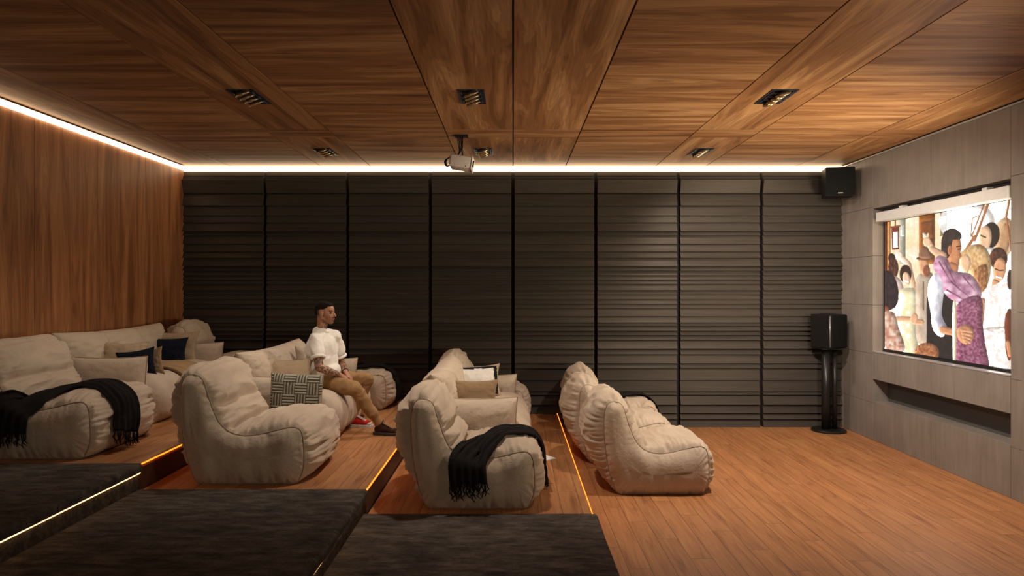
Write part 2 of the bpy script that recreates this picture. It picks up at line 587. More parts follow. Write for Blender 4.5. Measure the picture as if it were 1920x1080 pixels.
def carpet(lbl, x0, x1, z0, z1, light_on):
    t = thing('carpeted_step', lbl, 'carpeted step', ((x0 + x1) / 2, (Y0 + YC) / 2, z0), group='dark carpeted aisle steps')
    c = t.location
    bm = bmesh.new()
    # block with a rounded, slightly wavy nosing
    sec = [(x0, z0), (x0, z1)]
    rr = 0.028
    for k in range(7):
        a = math.pi / 2 * (1 - k / 6)
        sec.append((x1 - rr + rr * math.cos(a), z1 - rr + rr * math.sin(a)))
    sec += [(x1, z1 - 0.055), (x1 - 0.012, z1 - 0.062), (x1 - 0.025, z1 - 0.062), (x1 - 0.03, z1 - 0.075), (x1 - 0.03, z0)]
    n = 60
    rings = []
    for i in range(n + 1):
        y = Y0 + (YC - Y0 - 0.004) * i / n
        rings.append([bm.verts.new((x - c.x + (0.004 * noise.noise(Vector((x * 4, y * 5, z * 9))) if 2 <= q <= 10 else 0), y - c.y,
                                    z - c.z)) for q, (x, z) in enumerate(sec)])
    m = len(sec)
    for i in range(n):
        for q in range(m):
            bm.faces.new((rings[i][q], rings[i][(q + 1) % m], rings[i + 1][(q + 1) % m], rings[i + 1][q]))
    bm.faces.new(rings[0])
    bm.faces.new(rings[-1][::-1])
    from_bm('carpet', bm, M_CARPET, t)
    if light_on:
        box('under_light', x1 - 0.024 - c.x, x1 - 0.012 - c.x, Y0 - c.y, YC - 0.01 - c.y, z1 - 0.070 - c.z, z1 - 0.0625 - c.z, M_LEDS, t)
    return t
carpet('lowest dark carpeted step, beside the open wooden floor', E2 - 0.029, E1 + 0.03, 0.0, P1, False)
carpet('middle dark carpeted step with a glow along its upper riser foot', E3 - 0.029, E2 + 0.0, 0.0, P2, True)
carpet('highest dark carpeted step at the lower left corner', XL - 0.068, E3 + 0.0, 0.0, P3, True)

# ---------------------------------------------------------------- soft furniture
def nz(x, y, z=0.0):
    return noise.noise(Vector((x, y, z)))

def ridge(x, y, z=0.0):
    return 1 - abs(noise.noise(Vector((x, y, z)))) * 2

CH = [(.32, 0.0, 0.0), (.25, .10, .05), (.20, .30, .12), (.178, .50, .165), (.175, .64, .15), (.185, .73, .11), (.215, .785, .075), (.262, .80, .062),
      (.312, .785, .05), (.342, .745, .05), (.368, .66, .075), (.392, .59, .085), (.42, .52, .085), (.452, .455, .085), (.50, .402, .075), (.56, .368, .06),
      (.65, .352, .085), (.75, .362, .10), (.86, .388, .095), (.96, .41, .065), (1.02, .412, .045), (1.06, .375, .05), (1.075, .27, .075),
      (1.076, .14, .075), (1.05, .05, .04), (1.0, 0.0, 0.0), (.8, 0.0, 0.0), (.55, 0.0, 0.0)]
CH_SPINE = [(.262, .70), (.275, .50), (.31, .34), (.40, .23), (.55, .195), (.75, .20), (.93, .21)]

def nearest_on(poly, x, z):
    best = None
    for (a, b), (c, d) in zip(poly[:-1], poly[1:]):
        dx, dz = c - a, d - b
        t = max(0, min(1, ((x - a) * dx + (z - b) * dz) / (dx * dx + dz * dz)))
        px, pz = a + dx * t, b + dz * t
        q = (x - px) ** 2 + (z - pz) ** 2
        if best is None or q < best[0]:
            best = (q, px, pz)
    return best[1], best[2]

def grid_bm(P, rows, cols, wrap=False):
    bm = bmesh.new()
    vs = [[bm.verts.new(P[i][j]) for j in range(cols)] for i in rows]
    for i in range(len(rows) - 1):
        for j in range(cols - 1):
            bm.faces.new((vs[i][j], vs[i + 1][j], vs[i + 1][j + 1], vs[i][j + 1]))
    return bm

def lounge_chair(lbl, x, y, z, width=0.95, seed=1, rotz=0.0, sx=1.0, sz=1.0, fat=1.0):
    """x = rear-most point, y = near side, chair faces +X"""
    t = thing('lounge_chair', lbl, 'lounge chair', (x, y, z), (0, 0, rotz), 'cream beanbag lounge chairs')
    out = resample(catmull(CH, 16), 330)
    n = len(out)
    nx = np.zeros((n, 2))
    for i in range(n):
        d = out[(i + 1) % n, :2] - out[i - 1, :2]
        d /= np.linalg.norm(d)
        nx[i] = (-d[1], d[0])       # outline runs clockwise in (x,z)
    NV = 56
    inset = 0.05
    P = []
    for i in range(n):
        row = []
        ox, oz, pf = out[i]
        for j in range(NV):
            v = j / (NV - 1)
            a = abs(2 * v - 1)
            f = (1 - a ** 2.3) ** 0.66
            pu = pf * f * fat
            up = max(0.0, min(1.0, (oz - 0.02) / 0.1))
            edge = 1 - a
            # puckers close to the side seams, running across the seam
            rear = ox < 0.27 or ox > 1.05
            fall = math.exp(-edge * (1.6 if rear else 4.0))
            pk = ridge(i * 0.25, v * 2.0 + (7 if v > 0.5 else 0), seed * 3.1) * fall * min(1, edge * 14)
            wr_ = ridge(i * 0.072 + v * 1.2, v * 3.0 - i * 0.013, seed * 5.7 + 9) - 0.55
            wr2 = nz(i * 0.033, v * 2.0, seed * 2.3) * 0.6
            up2 = up * min(1, edge * 12)
            pu += up * (0.034 if rear else 0.026) * (pk - 0.4 * min(1, edge * 14) * fall)
            pu += up2 * (0.024 * wr_ + 0.020 * wr2)
            # fold between the upper and the lumbar lobe, and between back and seat
            if 0.33 < ox < 0.70:
                pu -= up2 * 0.040 * math.exp(-((ox - 0.405) / 0.012) ** 2) * (1 if oz > 0.45 else 0) * min(1, edge * 4)
                pu -= up2 * 0.05 * math.exp(-((ox - 0.525) / 0.016) ** 2) * (1 if 0.34 < oz < 0.42 else 0) * min(1, edge * 3)
            # seam lines where seat meets the front band, back meets the rear band
            pu -= up2 * 0.016 * math.exp(-((ox - 1.03) / 0.010) ** 2) * (1 if oz > 0.35 else 0)
            pu -= up2 * 0.016 * math.exp(-((ox - 0.30) / 0.012) ** 2) * (1 if oz > 0.7 else 0)
            X = ox + nx[i][0] * pu
            Z = max(0.0, oz + nx[i][1] * pu)
            yy = inset + (width - 2 * inset) * (0.5 - 0.5 * math.cos(math.pi * v)) * 0.35 + (width - 2 * inset) * v * 0.65
            row.append((X * sx, yy, Z * sz))
        P.append(row)
    P.append(P[0])
    # split into parts around the outline
    def idx(px, pz):
        return int(np.argmin((out[:, 0] - px) ** 2 + (out[:, 1] - pz) ** 2))
    iB, iC, iD, iE = idx(.30, .805), idx(.53, .383), idx(1.03, .405), idx(1.0, 0.0)
    parts = [('rear_band', range(0, iB + 1)), ('back_cushion', range(iB, iC + 1)), ('seat_cushion', range(iC, iD + 1)),
             ('front_band', range(iD, iE + 1)), ('underside', range(iE, n + 1))]
    allv, allf = [], []
    for nm, rg in parts:
        bm = grid_bm(P, list(rg), NV)
        from_bm(nm, bm, M_CREAM, t, True, recalc=False)
        base = len(allv)
        rg = list(rg)
        for i in rg:
            allv += [Vector(p) for p in P[i]]
        for i in range(len(rg) - 1):
            for j in range(NV - 1):
                a0 = base + i * NV + j
                allf.append((a0, a0 + NV, a0 + NV + 1, a0 + 1))
    K = 16
    for side in (0, 1):
        bm = bmesh.new()
        rings = []
        MS = np.array([nearest_on(CH_SPINE, P[i][0][0] / sx, P[i][0][2] / sz) for i in range(n)])
        for _ in range(24):
            MS = (np.roll(MS, 1, 0) + MS + np.roll(MS, -1, 0)) / 3
        for k in range(K + 1):
            tt = k / K
            ring = []
            for i in range(n):
                bx, by, bz = P[i][0 if side == 0 else NV - 1]
                bx /= sx
                bz /= sz
                mx, mz = MS[i]
                q = 0.94 * tt ** 1.15
                X = bx + (mx - bx) * q
                Z = bz + (mz - bz) * q
                dy = 0.075 * (1 - (1 - q) ** 3.2)
                dy += 0.030 * (ridge(i * 0.19, tt * 1.6, seed + 31 + side) - 0.4) * min(1, tt * 8) * math.exp(-tt * 5.0)
                dy += 0.018 * nz(X * 9, Z * 2.6, seed + 12 + side * 5) * min(1, tt * 4)
                yy = by - dy if side == 0 else by + dy
                ring.append(bm.verts.new((X * sx, yy, Z * sz)))
            rings.append(ring)
        for k in range(K):
            for i in range(n):
                bm.faces.new((rings[k][i], rings[k][(i + 1) % n], rings[k + 1][(i + 1) % n], rings[k + 1][i]))
        bm.faces.new(rings[K])
        base = len(allv)
        for ring in rings:
            allv += [v.co.copy() for v in ring]
        for k in range(K):
            for i in range(n):
                q = (base + k * n + i, base + k * n + (i + 1) % n, base + (k + 1) * n + (i + 1) % n, base + (k + 1) * n + i)
                allf.append(q if side else q[::-1])
        from_bm('side_panel', bm, M_CREAM, t, True)
        pts = [P[i][0 if side == 0 else NV - 1] for i in range(0, n, 3)]
        pts = [(p[0], p[1] + (-0.004 if side == 0 else 0.004), max(p[2], 0.004)) for p in pts]
        tube('piping', pts, 0.0045, M_PIPE, t, 6, True)
    bv = BVHTree.FromPolygons(allv, allf)
    t['_k'] = 0
    del t['_k']
    return t, bv

def pillow_bm(w_, h_, th, seed=1, p=2.6, c=0.05, n=34, grooves=(), wr_=0.012, flat_bottom=False, slump=0.0):
    """soft slab in the XZ plane (w along x, h along z from 0), thickness along y"""
    bm = bmesh.new()
    F, B = [], []
    seam = []
    for i in range(n + 1):
        fr, br = [], []
        for j in range(n + 1):
            u = -math.cos(math.pi * i / n)
            v = -math.cos(math.pi * j / n)
            x_ = w_ / 2 * u * (1 - c * (1 - v * v))
            cz = c if not (flat_bottom and v < 0) else 0.0
            z_ = h_ / 2 + h_ / 2 * v * (1 - cz * (1 - u * u)) - slump * (1 - u * u) * (v + 1) / 2
            thick = th / 2 * max(0.0, (1 - abs(u) ** p) * (1 - abs(v) ** p if not (flat_bottom and v < 0) else 1 - 0.3 * abs(v) ** 6)) ** 0.5
            if flat_bottom and v < -0.999:
                thick = th / 2 * (1 - abs(u) ** p) ** 0.5 * 0.8
            for g in grooves:
                gg = math.exp(-((u - g) / 0.03) ** 2)
                thick *= 1 - 0.55 * gg
                z_ -= 0.035 * gg * max(0, v)
            e = max(abs(u), abs(v))
            pk = (ridge(u * 9 + 3 * v, v * 9 - 2 * u, seed * 1.7) - 0.5) * (0.4 + 0.9 * e ** 3) * min(1, (1 - e) * 9)
            lo = nz(u * 2.2, v * 2.2, seed * 3.3)
            d = wr_ * pk + wr_ * 1.1 * lo * (1 - e ** 4)
            yf = thick + d * (1 if thick > 0.005 else 0)
            yb = -thick - (wr_ * nz(u * 3, v * 3, seed + 50)) * (1 if thick > 0.005 else 0)
            fr.append(bm.verts.new((x_, -yf, z_)))
            br.append(bm.verts.new((x_, -yb, z_)))
        F.append(fr)
        B.append(br)
    for i in range(n):
        for j in range(n):
            bm.faces.new((F[i][j], F[i + 1][j], F[i + 1][j + 1], F[i][j + 1]))
            bm.faces.new((B[i][j], B[i][j + 1], B[i + 1][j + 1], B[i + 1][j]))
    ring = [(i, 0) for i in range(n)] + [(n, j) for j in range(n)] + [(i, n) for i in range(n, 0, -1)] + [(0, j) for j in range(n, 0, -1)]
    seam = [(F[i][j].co.x, (F[i][j].co.y + B[i][j].co.y) / 2, F[i][j].co.z) for i, j in ring]
    if flat_bottom:
        m = len(ring)
        for q in range(m):
            i, j = ring[q]
            i2, j2 = ring[(q + 1) % m]
            if j == 0 and j2 == 0:
                try:
                    bm.faces.new((F[i][j], B[i][j], B[i2][j2], F[i2][j2]))
                except ValueError:
                    pass
    bmesh.ops.remove_doubles(bm, verts=bm.verts, dist=0.0003)
    return bm, seam

def cushion(lbl, loc, rot, w_=0.45, h_=0.42, th=0.16, mat=None, seed=1, group='loose sofa cushions', p=2.2, c=0.13, band=None, pipe=True):
    t = thing('cushion', lbl, 'cushion', loc, rot, group)
    bm, seam = pillow_bm(w_, h_, th, seed, p, c)
    cov = from_bm('cover', bm, mat, t, True)
    if pipe:
        tube('piping', seam, 0.004, M_PIPE if mat is not M_NAVY else M_NAVY, t, 6, True)
    if band:
        # printed dark border follows the cover, so it is a second material on the same mesh
        cov.data.materials.append(band)
        for pl in cov.data.polygons:
            q = pl.center
            uu, vv = abs(q.x) / (w_ / 2), abs(q.z - h_ / 2) / (h_ / 2)
            e = max(uu, vv)
            if 0.72 < e < 0.86:
                pl.material_index = 1
    return t

SF = [(.24, 0.0), (.18, .12), (.17, .28), (.22, .40), (.38, .42), (.60, .425), (.78, .425), (.88, .40), (.955, .33), (.985, .22), (.965, .10), (.91, .02), (.86, 0.0), (.5, 0.0)]

def sofa(lbl, x, y, z, length, seed=1, grooves=(-.36, .30), armh=0.63, armw=0.74, arm_x=0.16, back_h=0.86):
    t = thing('sofa', lbl, 'sofa', (x, y, z), (0, 0, 0), 'cream two seat sofas')
    out = resample(catmull([(a, b, 0) for a, b in SF], 10), 120)
    n = len(out)
    NV = 70
    P = []
    y0, y1 = 0.16, length - 0.16
    for i in range(n):
        d = out[(i + 1) % n, :2] - out[i - 1, :2]
        d /= np.linalg.norm(d)
        nx_, nz_ = -d[1], d[0]
        ox, oz, _ = out[i]
        row = []
        for j in range(NV):
            v = j / (NV - 1)
            up = max(0.0, min(1.0, (oz - 0.01) / 0.08))
            pu = 0.0
            for q in range(3):
                c0 = (q + 0.5) / 3
                pu = max(pu, 0.035 * max(0.0, 1 - ((v - c0) * 6) ** 2) ** 0.5)
            for g in (1 / 3, 2 / 3):
                pu -= 0.03 * math.exp(-((v - g) / 0.008) ** 2)
            pu += 0.012 * (ridge(i * 0.10, v * 9, seed * 1.3) - 0.5) + 0.010 * nz(i * 0.06, v * 6, seed)
            a = abs(2 * v - 1)
            pu -= 0.10 * a ** 14
            pu *= up
            row.append((ox + nx_ * pu, y0 + (y1 - y0) * v, max(0.0, oz + nz_ * pu)))
        P.append(row)
    P.append(P[0])
    bm = grid_bm(P, list(range(n + 1)), NV)
    bmesh.ops.holes_fill(bm, edges=[e for e in bm.edges if e.is_boundary], sides=0)
    bmesh.ops.remove_doubles(bm, verts=bm.verts, dist=0.0003)
    from_bm('seat_base', bm, M_CREAM, t, True)
    allv = [Vector(p) for i in range(n) for p in P[i]]
    allf = [(i * NV + j, ((i + 1) % n) * NV + j, ((i + 1) % n) * NV + j + 1, i * NV + j + 1) for i in range(n) for j in range(NV - 1)]
    # back cushion: long soft slab leaning on the rear, divided by straps
    L = length - 0.02
    bm, seam = pillow_bm(L, back_h - 0.14, 0.34, seed + 4, 5.5, 0.075, 60, grooves, 0.016, True)
    mt = Matrix.Translation((0.24, length / 2, 0.14)) @ Matrix.Rotation(math.radians(-10), 4, 'Y') @ Matrix.Rotation(math.radians(90), 4, 'Z')
    bm.transform(mt)
    from_bm('back_cushion', bm, M_CREAM, t, True)
    for g in grooves:
        # strap sewn into each fold
        pts = []
        for k in range(25):
            a = math.pi * (k / 24) - 0.15
            pts.append(mt @ Vector((g * L / 2, 0.105 * math.cos(a), 0.06 + (back_h - 0.27) * (0.5 + 0.5 * math.sin(a)) + 0.02)))
        bm = bmesh.new()
        add_tube(bm, pts, 0.012, 8)
        from_bm('strap', bm, M_PIPE, t, True)
    # arms
    for q, yc in enumerate((0.13, length - 0.13)):
        bm, seam = pillow_bm(armw, armh, 0.27, seed + 8 + q, 5.0, 0.06, 40, (), 0.013, True)
        m2 = Matrix.Translation((arm_x + armw / 2, yc, 0.0))
        bm.transform(m2)
        arm = from_bm('arm', bm, M_CREAM, t, True)
        sm = [m2 @ Vector(p) for p in seam]
        sm = [p for p in sm if p.z > 0.03]
        k0 = max(range(len(sm)), key=lambda k: (sm[k] - sm[k - 1]).length)
        sm = sm[k0:] + sm[:k0]
        tube('piping', sm, 0.007, M_PIPE, arm, 6, False)
    return t, BVHTree.FromPolygons(allv, allf)

def throw(lbl, name, owner, bv, path, width, mat, seed=1, fringe=(True, True), group=None, folds=5, amp=0.012, fl=0.09, zmin=0.02):
    """path: (x,y,z or None, lateral) in the owner's local frame; z None means lie on top of the owner"""
    t = thing(name, lbl, 'throw', owner.location, owner.rotation_euler, group)
    pts = []
    for (px, py, pz) in path:
        if pz is None:
            hit = bv.ray_cast(Vector((px, py, 2.0)), Vector((0, 0, -1)))
            pz = hit[0].z if hit[0] is not None else 0.3
        pts.append((px, py, pz))
    C = catmull(pts, 12, False)
    d = np.r_[0, np.cumsum(np.linalg.norm(np.diff(C, axis=0), axis=1))]
    N = max(20, int(d[-1] / 0.018))
    tt = np.linspace(0, d[-1], N)
    C = np.stack([np.interp(tt, d, C[:, k]) for k in range(3)], 1)
    M = 34
    G = []
    for i in range(N):
        c = Vector(C[i])
        tg = (Vector(C[min(i + 2, N - 1)]) - Vector(C[max(i - 2, 0)])).normalized()
        loc = bv.find_nearest(c)
        nrm = loc[1]
        lat = nrm.cross(tg)
        if lat.length < 0.1:
            lat = Vector((0, 1, 0))
        lat.normalize()
        G.append((c, tg, nrm, lat))
    # smooth frames
    for _ in range(14):
        G = [(G[i][0], G[i][1], (G[max(i - 1, 0)][2] + G[i][2] + G[min(i + 1, N - 1)][2]).normalized(),
              (G[max(i - 1, 0)][3] + G[i][3] + G[min(i + 1, N - 1)][3]).normalized()) for i in range(N)]
    V = []
    for i in range(N):
        c, tg, nrm, lat = G[i]
        wv = width * (1 + 0.12 * nz(i * 0.05, seed))
        row = []
        for j in range(M):
            s = j / (M - 1) - 0.5
            f = amp * math.sin(2 * math.pi * folds * (s + 0.05 * nz(i * 0.04, seed + 3)) + seed) + amp * 0.8 * nz(s * 9, i * 0.05, seed)
            p = c + lat * (s * wv) + tg * (0.02 * nz(s * 4, seed + 9))
            h = bv.find_nearest(p)
            off = p - h[0]
            sd = off.dot(h[1])
            want = 0.022 + amp + f
            if sd < want:
                p = h[0] + h[1] * want
            elif sd < 0.10:
                p = p + (h[0] + h[1] * want - p) * (1 - sd / 0.10)
            else:
                p = p + nrm * f
            p.z = max(p.z, zmin)
            row.append(p)
        V.append(row)
    for it in range(7):
        V2 = [r[:] for r in V]
        for i in range(1, N - 1):
            for j in range(M):
                V2[i][j] = V[i][j] * 0.5 + (V[i - 1][j] + V[i + 1][j]) * 0.25
        V = V2
    for i in range(N):
        for j in range(M):
            h = bv.find_nearest(V[i][j])
            if (V[i][j] - h[0]).dot(h[1]) < 0.014:
                V[i][j] = h[0] + h[1] * 0.014
    bm = bmesh.new()
    tops = [[bm.verts.new(p) for p in r] for r in V]
    bots = []
    for i in range(N):
        nrm = G[i][2]
        bots.append([bm.verts.new(V[i][j] - nrm * 0.008) for j in range(M)])
    for i in range(N - 1):
        for j in range(M - 1):
            bm.faces.new((tops[i][j], tops[i][j + 1], tops[i + 1][j + 1], tops[i + 1][j]))
            bm.faces.new((bots[i][j], bots[i + 1][j], bots[i + 1][j + 1], bots[i][j + 1]))
        bm.faces.new((tops[i][0], tops[i + 1][0], bots[i + 1][0], bots[i][0]))
        bm.faces.new((tops[i][-1], bots[i][-1], bots[i + 1][-1], tops[i + 1][-1]))
    for i in (0, N - 1):
        for j in range(M - 1):
            bm.faces.new((tops[i][j], tops[i][j + 1], bots[i][j + 1], bots[i][j]))
    from_bm('blanket', bm, mat, t, True)
    rr = random.Random(seed)
    for e, on in enumerate(fringe):
        if not on:
            continue
        bm = bmesh.new()
        i = 0 if e == 0 else N - 1
        tg = -G[0][1] if e == 0 else G[-1][1]
        tg = (tg + Vector((0, 0, -0.7))).normalized()
        for q in range(26):
            s = q / 25 * (M - 1)
            j = min(int(s), M - 2)
            a = V[i][j].lerp(V[i][j + 1], s - j)
            ln = fl * rr.uniform(0.7, 1.25)
            pp = []
            for k in range(5):
                f = k / 4
                p = a + tg * ln * f + G[i][3] * rr.uniform(-.006, .006) * k + G[i][2] * rr.uniform(-.002, .003) * k
                p.z = max(p.z, zmin)
                pp.append(p)
            add_tube(bm, pp, [0.005, 0.005, 0.0045, 0.004, 0.002], 5)
        from_bm('fringe', bm, mat, t, True)
    return t

# ---------------------------------------------------------------- the seating
ch_a, bv_a = lounge_chair('cream lounge chair at the left frame edge with a black throw across its seat', -4.17, 4.95, P3, 0.95, 1)
ch_b, bv_b = lounge_chair('cream lounge chair in the far left corner of the highest platform', -4.17, 7.92, P3, 0.74, 2)
ch_c, bv_c = lounge_chair('bare cream lounge chair nearest the viewer on the middle platform', -2.61, 4.96, P2, 0.95, 3)
ch_d, bv_d = lounge_chair('cream lounge chair behind the seated man, near the dark wall, dark throw over its seat', -2.57, 7.97, P2, 0.69, 4)
ch_e, bv_e = lounge_chair('nearest cream lounge chair on the lowest platform, black throw hanging down its side', -0.92, 4.94, P1, 0.95, 5)
ch_f, bv_f = lounge_chair('cream lounge chair at the far end of the lowest platform behind the two arm sofa', -0.95, 7.90, P1, 0.74, 6)
ch_g, bv_g = lounge_chair('cream lounge chair on the open floor, nearest of its three in the front row', 0.61, 5.84, 0.0, 0.90, 7)
ch_h, bv_h = lounge_chair('cream lounge chair on the open floor, middle of the three in the front row', 0.50, 6.87, 0.0, 0.85, 8)
ch_i, bv_i = lounge_chair('cream lounge chair on the open floor farthest back, dark throw over its pale seat', 0.57, 7.82, 0.0, 0.83, 9)

so_a, bs_a = sofa('cream sofa on the highest platform with navy cushions and a golden throw', -4.21, 6.05, P3, 1.88, 1)
so_b, bs_b = sofa('cream sofa on the middle platform on which the man is sitting', -2.62, 6.16, P2, 1.82, 2, armw=0.76, arm_x=0.07)
so_c, bs_c = sofa('cream sofa on the lowest platform between two lounge chairs', -0.84, 6.00, P1, 1.88, 3, armw=0.74, arm_x=0.14)

R = math.radians
throw('black fringed throw over the seat of the chair at the left frame edge', 'fringed_throw', ch_a, bv_a,
      [(.52, -.05, .20), (.53, -.05, .40), (.60, .14, None), (.72, .34, None), (.88, .42, None), (1.0, .42, None), (1.15, .38, .32), (1.17, .34, .14)],
      0.30, M_BLACKKNIT, 1, group='black throws')
throw('dark throw over the seat of the chair behind the seated man', 'fringed_throw', ch_d, bv_d,
      [(.66, .34, None), (.85, .36, None), (1.0, .38, None), (1.13, .38, .34), (1.16, .38, .2), (1.14, .38, .07)],
      0.30, M_BLACKKNIT, 2, (False, False), group='black throws')
throw('black fringed throw hanging down the side of the nearest chair on the lowest platform', 'fringed_throw', ch_e, bv_e,
      [(.60, -.05, .20), (.59, -.05, .36), (.63, .08, None), (.72, .22, None), (.82, .38, None), (.96, .52, None), (1.10, .62, .36), (1.15, .66, .2), (1.17, .66, .09)],
      0.27, M_BLACKKNIT, 3, group='black throws')
throw('dark throw across the seat of the farthest front row chair', 'fringed_throw', ch_i, bv_i,
      [(.56, .42, None), (.75, .44, None), (.95, .46, None), (1.10, .46, .36), (1.15, .46, .22), (1.13, .46, .10)],
      0.26, M_BLACKKNIT, 4, (False, False), group='black throws')
throw('golden brown knitted throw draped over the seat of the highest sofa', 'knitted_throw', so_a, bs_a,
      [(.42, .78, None), (.60, .82, None), (.80, .86, None), (.95, .88, .38), (1.01, .88, .24), (1.0, .88, .13)],
      0.46, M_GOLDKNIT, 5, (False, False), folds=9, amp=0.010)

cushion('small beige cushion against the near arm of the highest sofa', (-3.72, 6.50, P3 + .42), (R(-14), 0, R(8)), .42, .32, .15, M_BEIGE, 1)
cushion('slim navy cushion leaning inside the near arm of the highest sofa', (-3.53, 6.42, P3 + .40), (R(-4), R(-9), R(-8)), .40, .27, .09, M_NAVY, 2)
cushion('brown cushion standing behind the slim navy one on the highest sofa', (-3.49, 6.53, P3 + .40), (R(-4), R(-11), R(-14)), .38, .26, .09, M_BROWN, 3)
cushion('pale beige cushion behind the square navy cushion on the highest sofa', (-3.80, 7.62, P3 + .41), (R(-14), 0, R(4)), .52, .36, .15, M_BEIGE, 4)
cushion('square navy cushion standing at the far end of the highest sofa', (-3.80, 7.46, P3 + .41), (R(-12), 0, R(4)), .44, .30, .12, M_NAVY, 5)
cushion('beige cushion inside the near arm of the sofa the man sits on', (-2.17, 6.54, P2 + .43), (R(-16), 0, R(4)), .46, .33, .15, M_BEIGE, 6)
cushion('pale cushion against the sofa back behind the seated man', (-2.14, 7.25, P2 + .43), (R(-10), R(8), R(52)), .42, .37, .16, M_CREAM, 7)
cushion('brown cushion inside the near arm of the lowest sofa', (-0.37, 6.40, P1 + .43), (R(-14), 0, R(2)), .46, .32, .15, M_BROWN, 8)
bc = cushion('cream cushion with a dark border band on the lowest sofa', (-0.36, 7.30, P1 + .44), (R(-14), R(-3), R(2)), .47, .35, .15, M_BEIGE, 9, band=M_NAVY)
bc.children[0].data.materials.append(M_PAPER)
for pl in bc.children[0].data.polygons:
    q = pl.center
    if max(abs(q.x) / .23, abs(q.z - .175) / .175) <= 0.72:
        pl.material_index = 2

# basket-weave patterned cushion wedged between the near chair and the sofa arm of the middle row
def weave_mat():
    m, nt, b = new_mat('grey green basket weave fabric')
    tc = nt.nodes.new('ShaderNodeTexCoord')
    sp = nt.nodes.new('ShaderNodeSeparateXYZ')
    nt.links.new(tc.outputs['Object'], sp.inputs[0])
    B = 0.102
    ux = mathn(nt, 'DIVIDE', sp.outputs[0], B)
    uz = mathn(nt, 'DIVIDE', sp.outputs[2], B)
    par = mathn(nt, 'MODULO', mathn(nt, 'ABSOLUTE', mathn(nt, 'ADD', mathn(nt, 'FLOOR', ux), mathn(nt, 'FLOOR', uz))), 2.0)
    sx_ = mathn(nt, 'PINGPONG', mathn(nt, 'MULTIPLY', mathn(nt, 'FRACT', ux), 4.0), 0.5)
    sz_ = mathn(nt, 'PINGPONG', mathn(nt, 'MULTIPLY', mathn(nt, 'FRACT', uz), 4.0), 0.5)
    st = nt.nodes.new('ShaderNodeMix')
    nt.links.new(par, st.inputs[0])
    nt.links.new(sx_, st.inputs[2])
    nt.links.new(sz_, st.inputs[3])
    r = ramp(nt, [(0.08, (0.055, 0.05, 0.036)), (0.30, (0.36, 0.34, 0.26)), (0.5, (0.42, 0.40, 0.31))])
    nt.links.new(st.outputs[0], r.inputs[0])
    nt.links.new(r.outputs[0], b.inputs['Base Color'])
    setin(b, Roughness=0.9)
    bump(nt, b, st.outputs[0], 1.0, 0.02)
    return m
M_WEAVE = weave_mat()
cushion('grey green basket weave patterned cushion between the middle row chair and sofa arm', (-1.945, 6.06, P2 + .19), (R(-3), R(3), R(2)), .46, .48, .12, M_WEAVE, 10, p=5, c=0.03)

# ---------------------------------------------------------------- ceiling fixtures
def downlight(lbl, x, y, proto=None):
    t = thing('recessed_downlight', lbl, 'ceiling light', (x, y, ZC), (0, 0, 0), 'recessed ceiling downlights')
    if proto is not None:
        for ch in proto.children:
            c = ch.copy()
            COL.objects.link(c)
            c.parent = t
        return t
    bm = bmesh.new()
    for (a, b, c, d) in ((-.107, -.090, -.21, .21), (.090, .107, -.21, .21), (-.09, .09, -.21, -.195), (-.09, .09, .195, .21)):
        add_box(bm, a, b, c, d, -.006, .012)
    from_bm('frame', bm, M_BLUEBLACK, t)
    box('housing', -.09, .09, -.195, .195, -.001, .001, M_DARKGAP, t)
    for k in range(4):
        yy = -.142 + k * .095
        rot = Matrix.Translation((0.0, yy, -.014)) @ Matrix.Rotation(R(-22), 4, 'Y') @ Matrix.Rotation(R(20), 4, 'X')
        bm = bmesh.new()
        for (r_, z_) in ((0.040, .018), (0.062, -.006), (0.066, -.012), (0.060, -.016), (0.050, -.006), (.02, .004)):
            pass
        prof_ = [(0.040, .018), (0.060, .0), (0.066, -.010), (0.060, -.016), (0.050, -.006), (.020, .004)]
        rings = [[bm.verts.new(rot @ Vector((r_ * math.cos(a * math.pi / 12), r_ * .72 * math.sin(a * math.pi / 12), z_))) for a in range(24)] for r_, z_ in prof_]
        for a in range(len(rings) - 1):
            for q in range(24):
                bm.faces.new((rings[a][q], rings[a][(q + 1) % 24], rings[a + 1][(q + 1) % 24], rings[a + 1][q]))
        bm.faces.new(rings[0])
        bm.faces.new(rings[-1])
        from_bm('lamp', bm, M_BRASS, t, True)
    for s in (-1, 1):
        bm = bmesh.new()
        for k in range(3):
            add_box(bm, s * .078 - .008, s * .078 + .008, -.16 + k * .12, -.07 + k * .12, -.012, .0, .003)
        from_bm('bracket', bm, M_BLUEBLACK, t)
    return t
names = ['recessed downlight at left, in the row nearer the viewer', 'recessed downlight above the projector side of the middle seam, nearer row',
         'recessed downlight at right, in the row nearer the viewer', 'recessed downlight at left, in the row near the dark wall',
         'small recessed downlight just right of the projector', 'recessed downlight at right, in the row near the dark wall']
pr = None
for (x, y), nm in zip(DOWN, names):
    d_ = downlight(nm, x, y, pr)
    pr = pr or d_

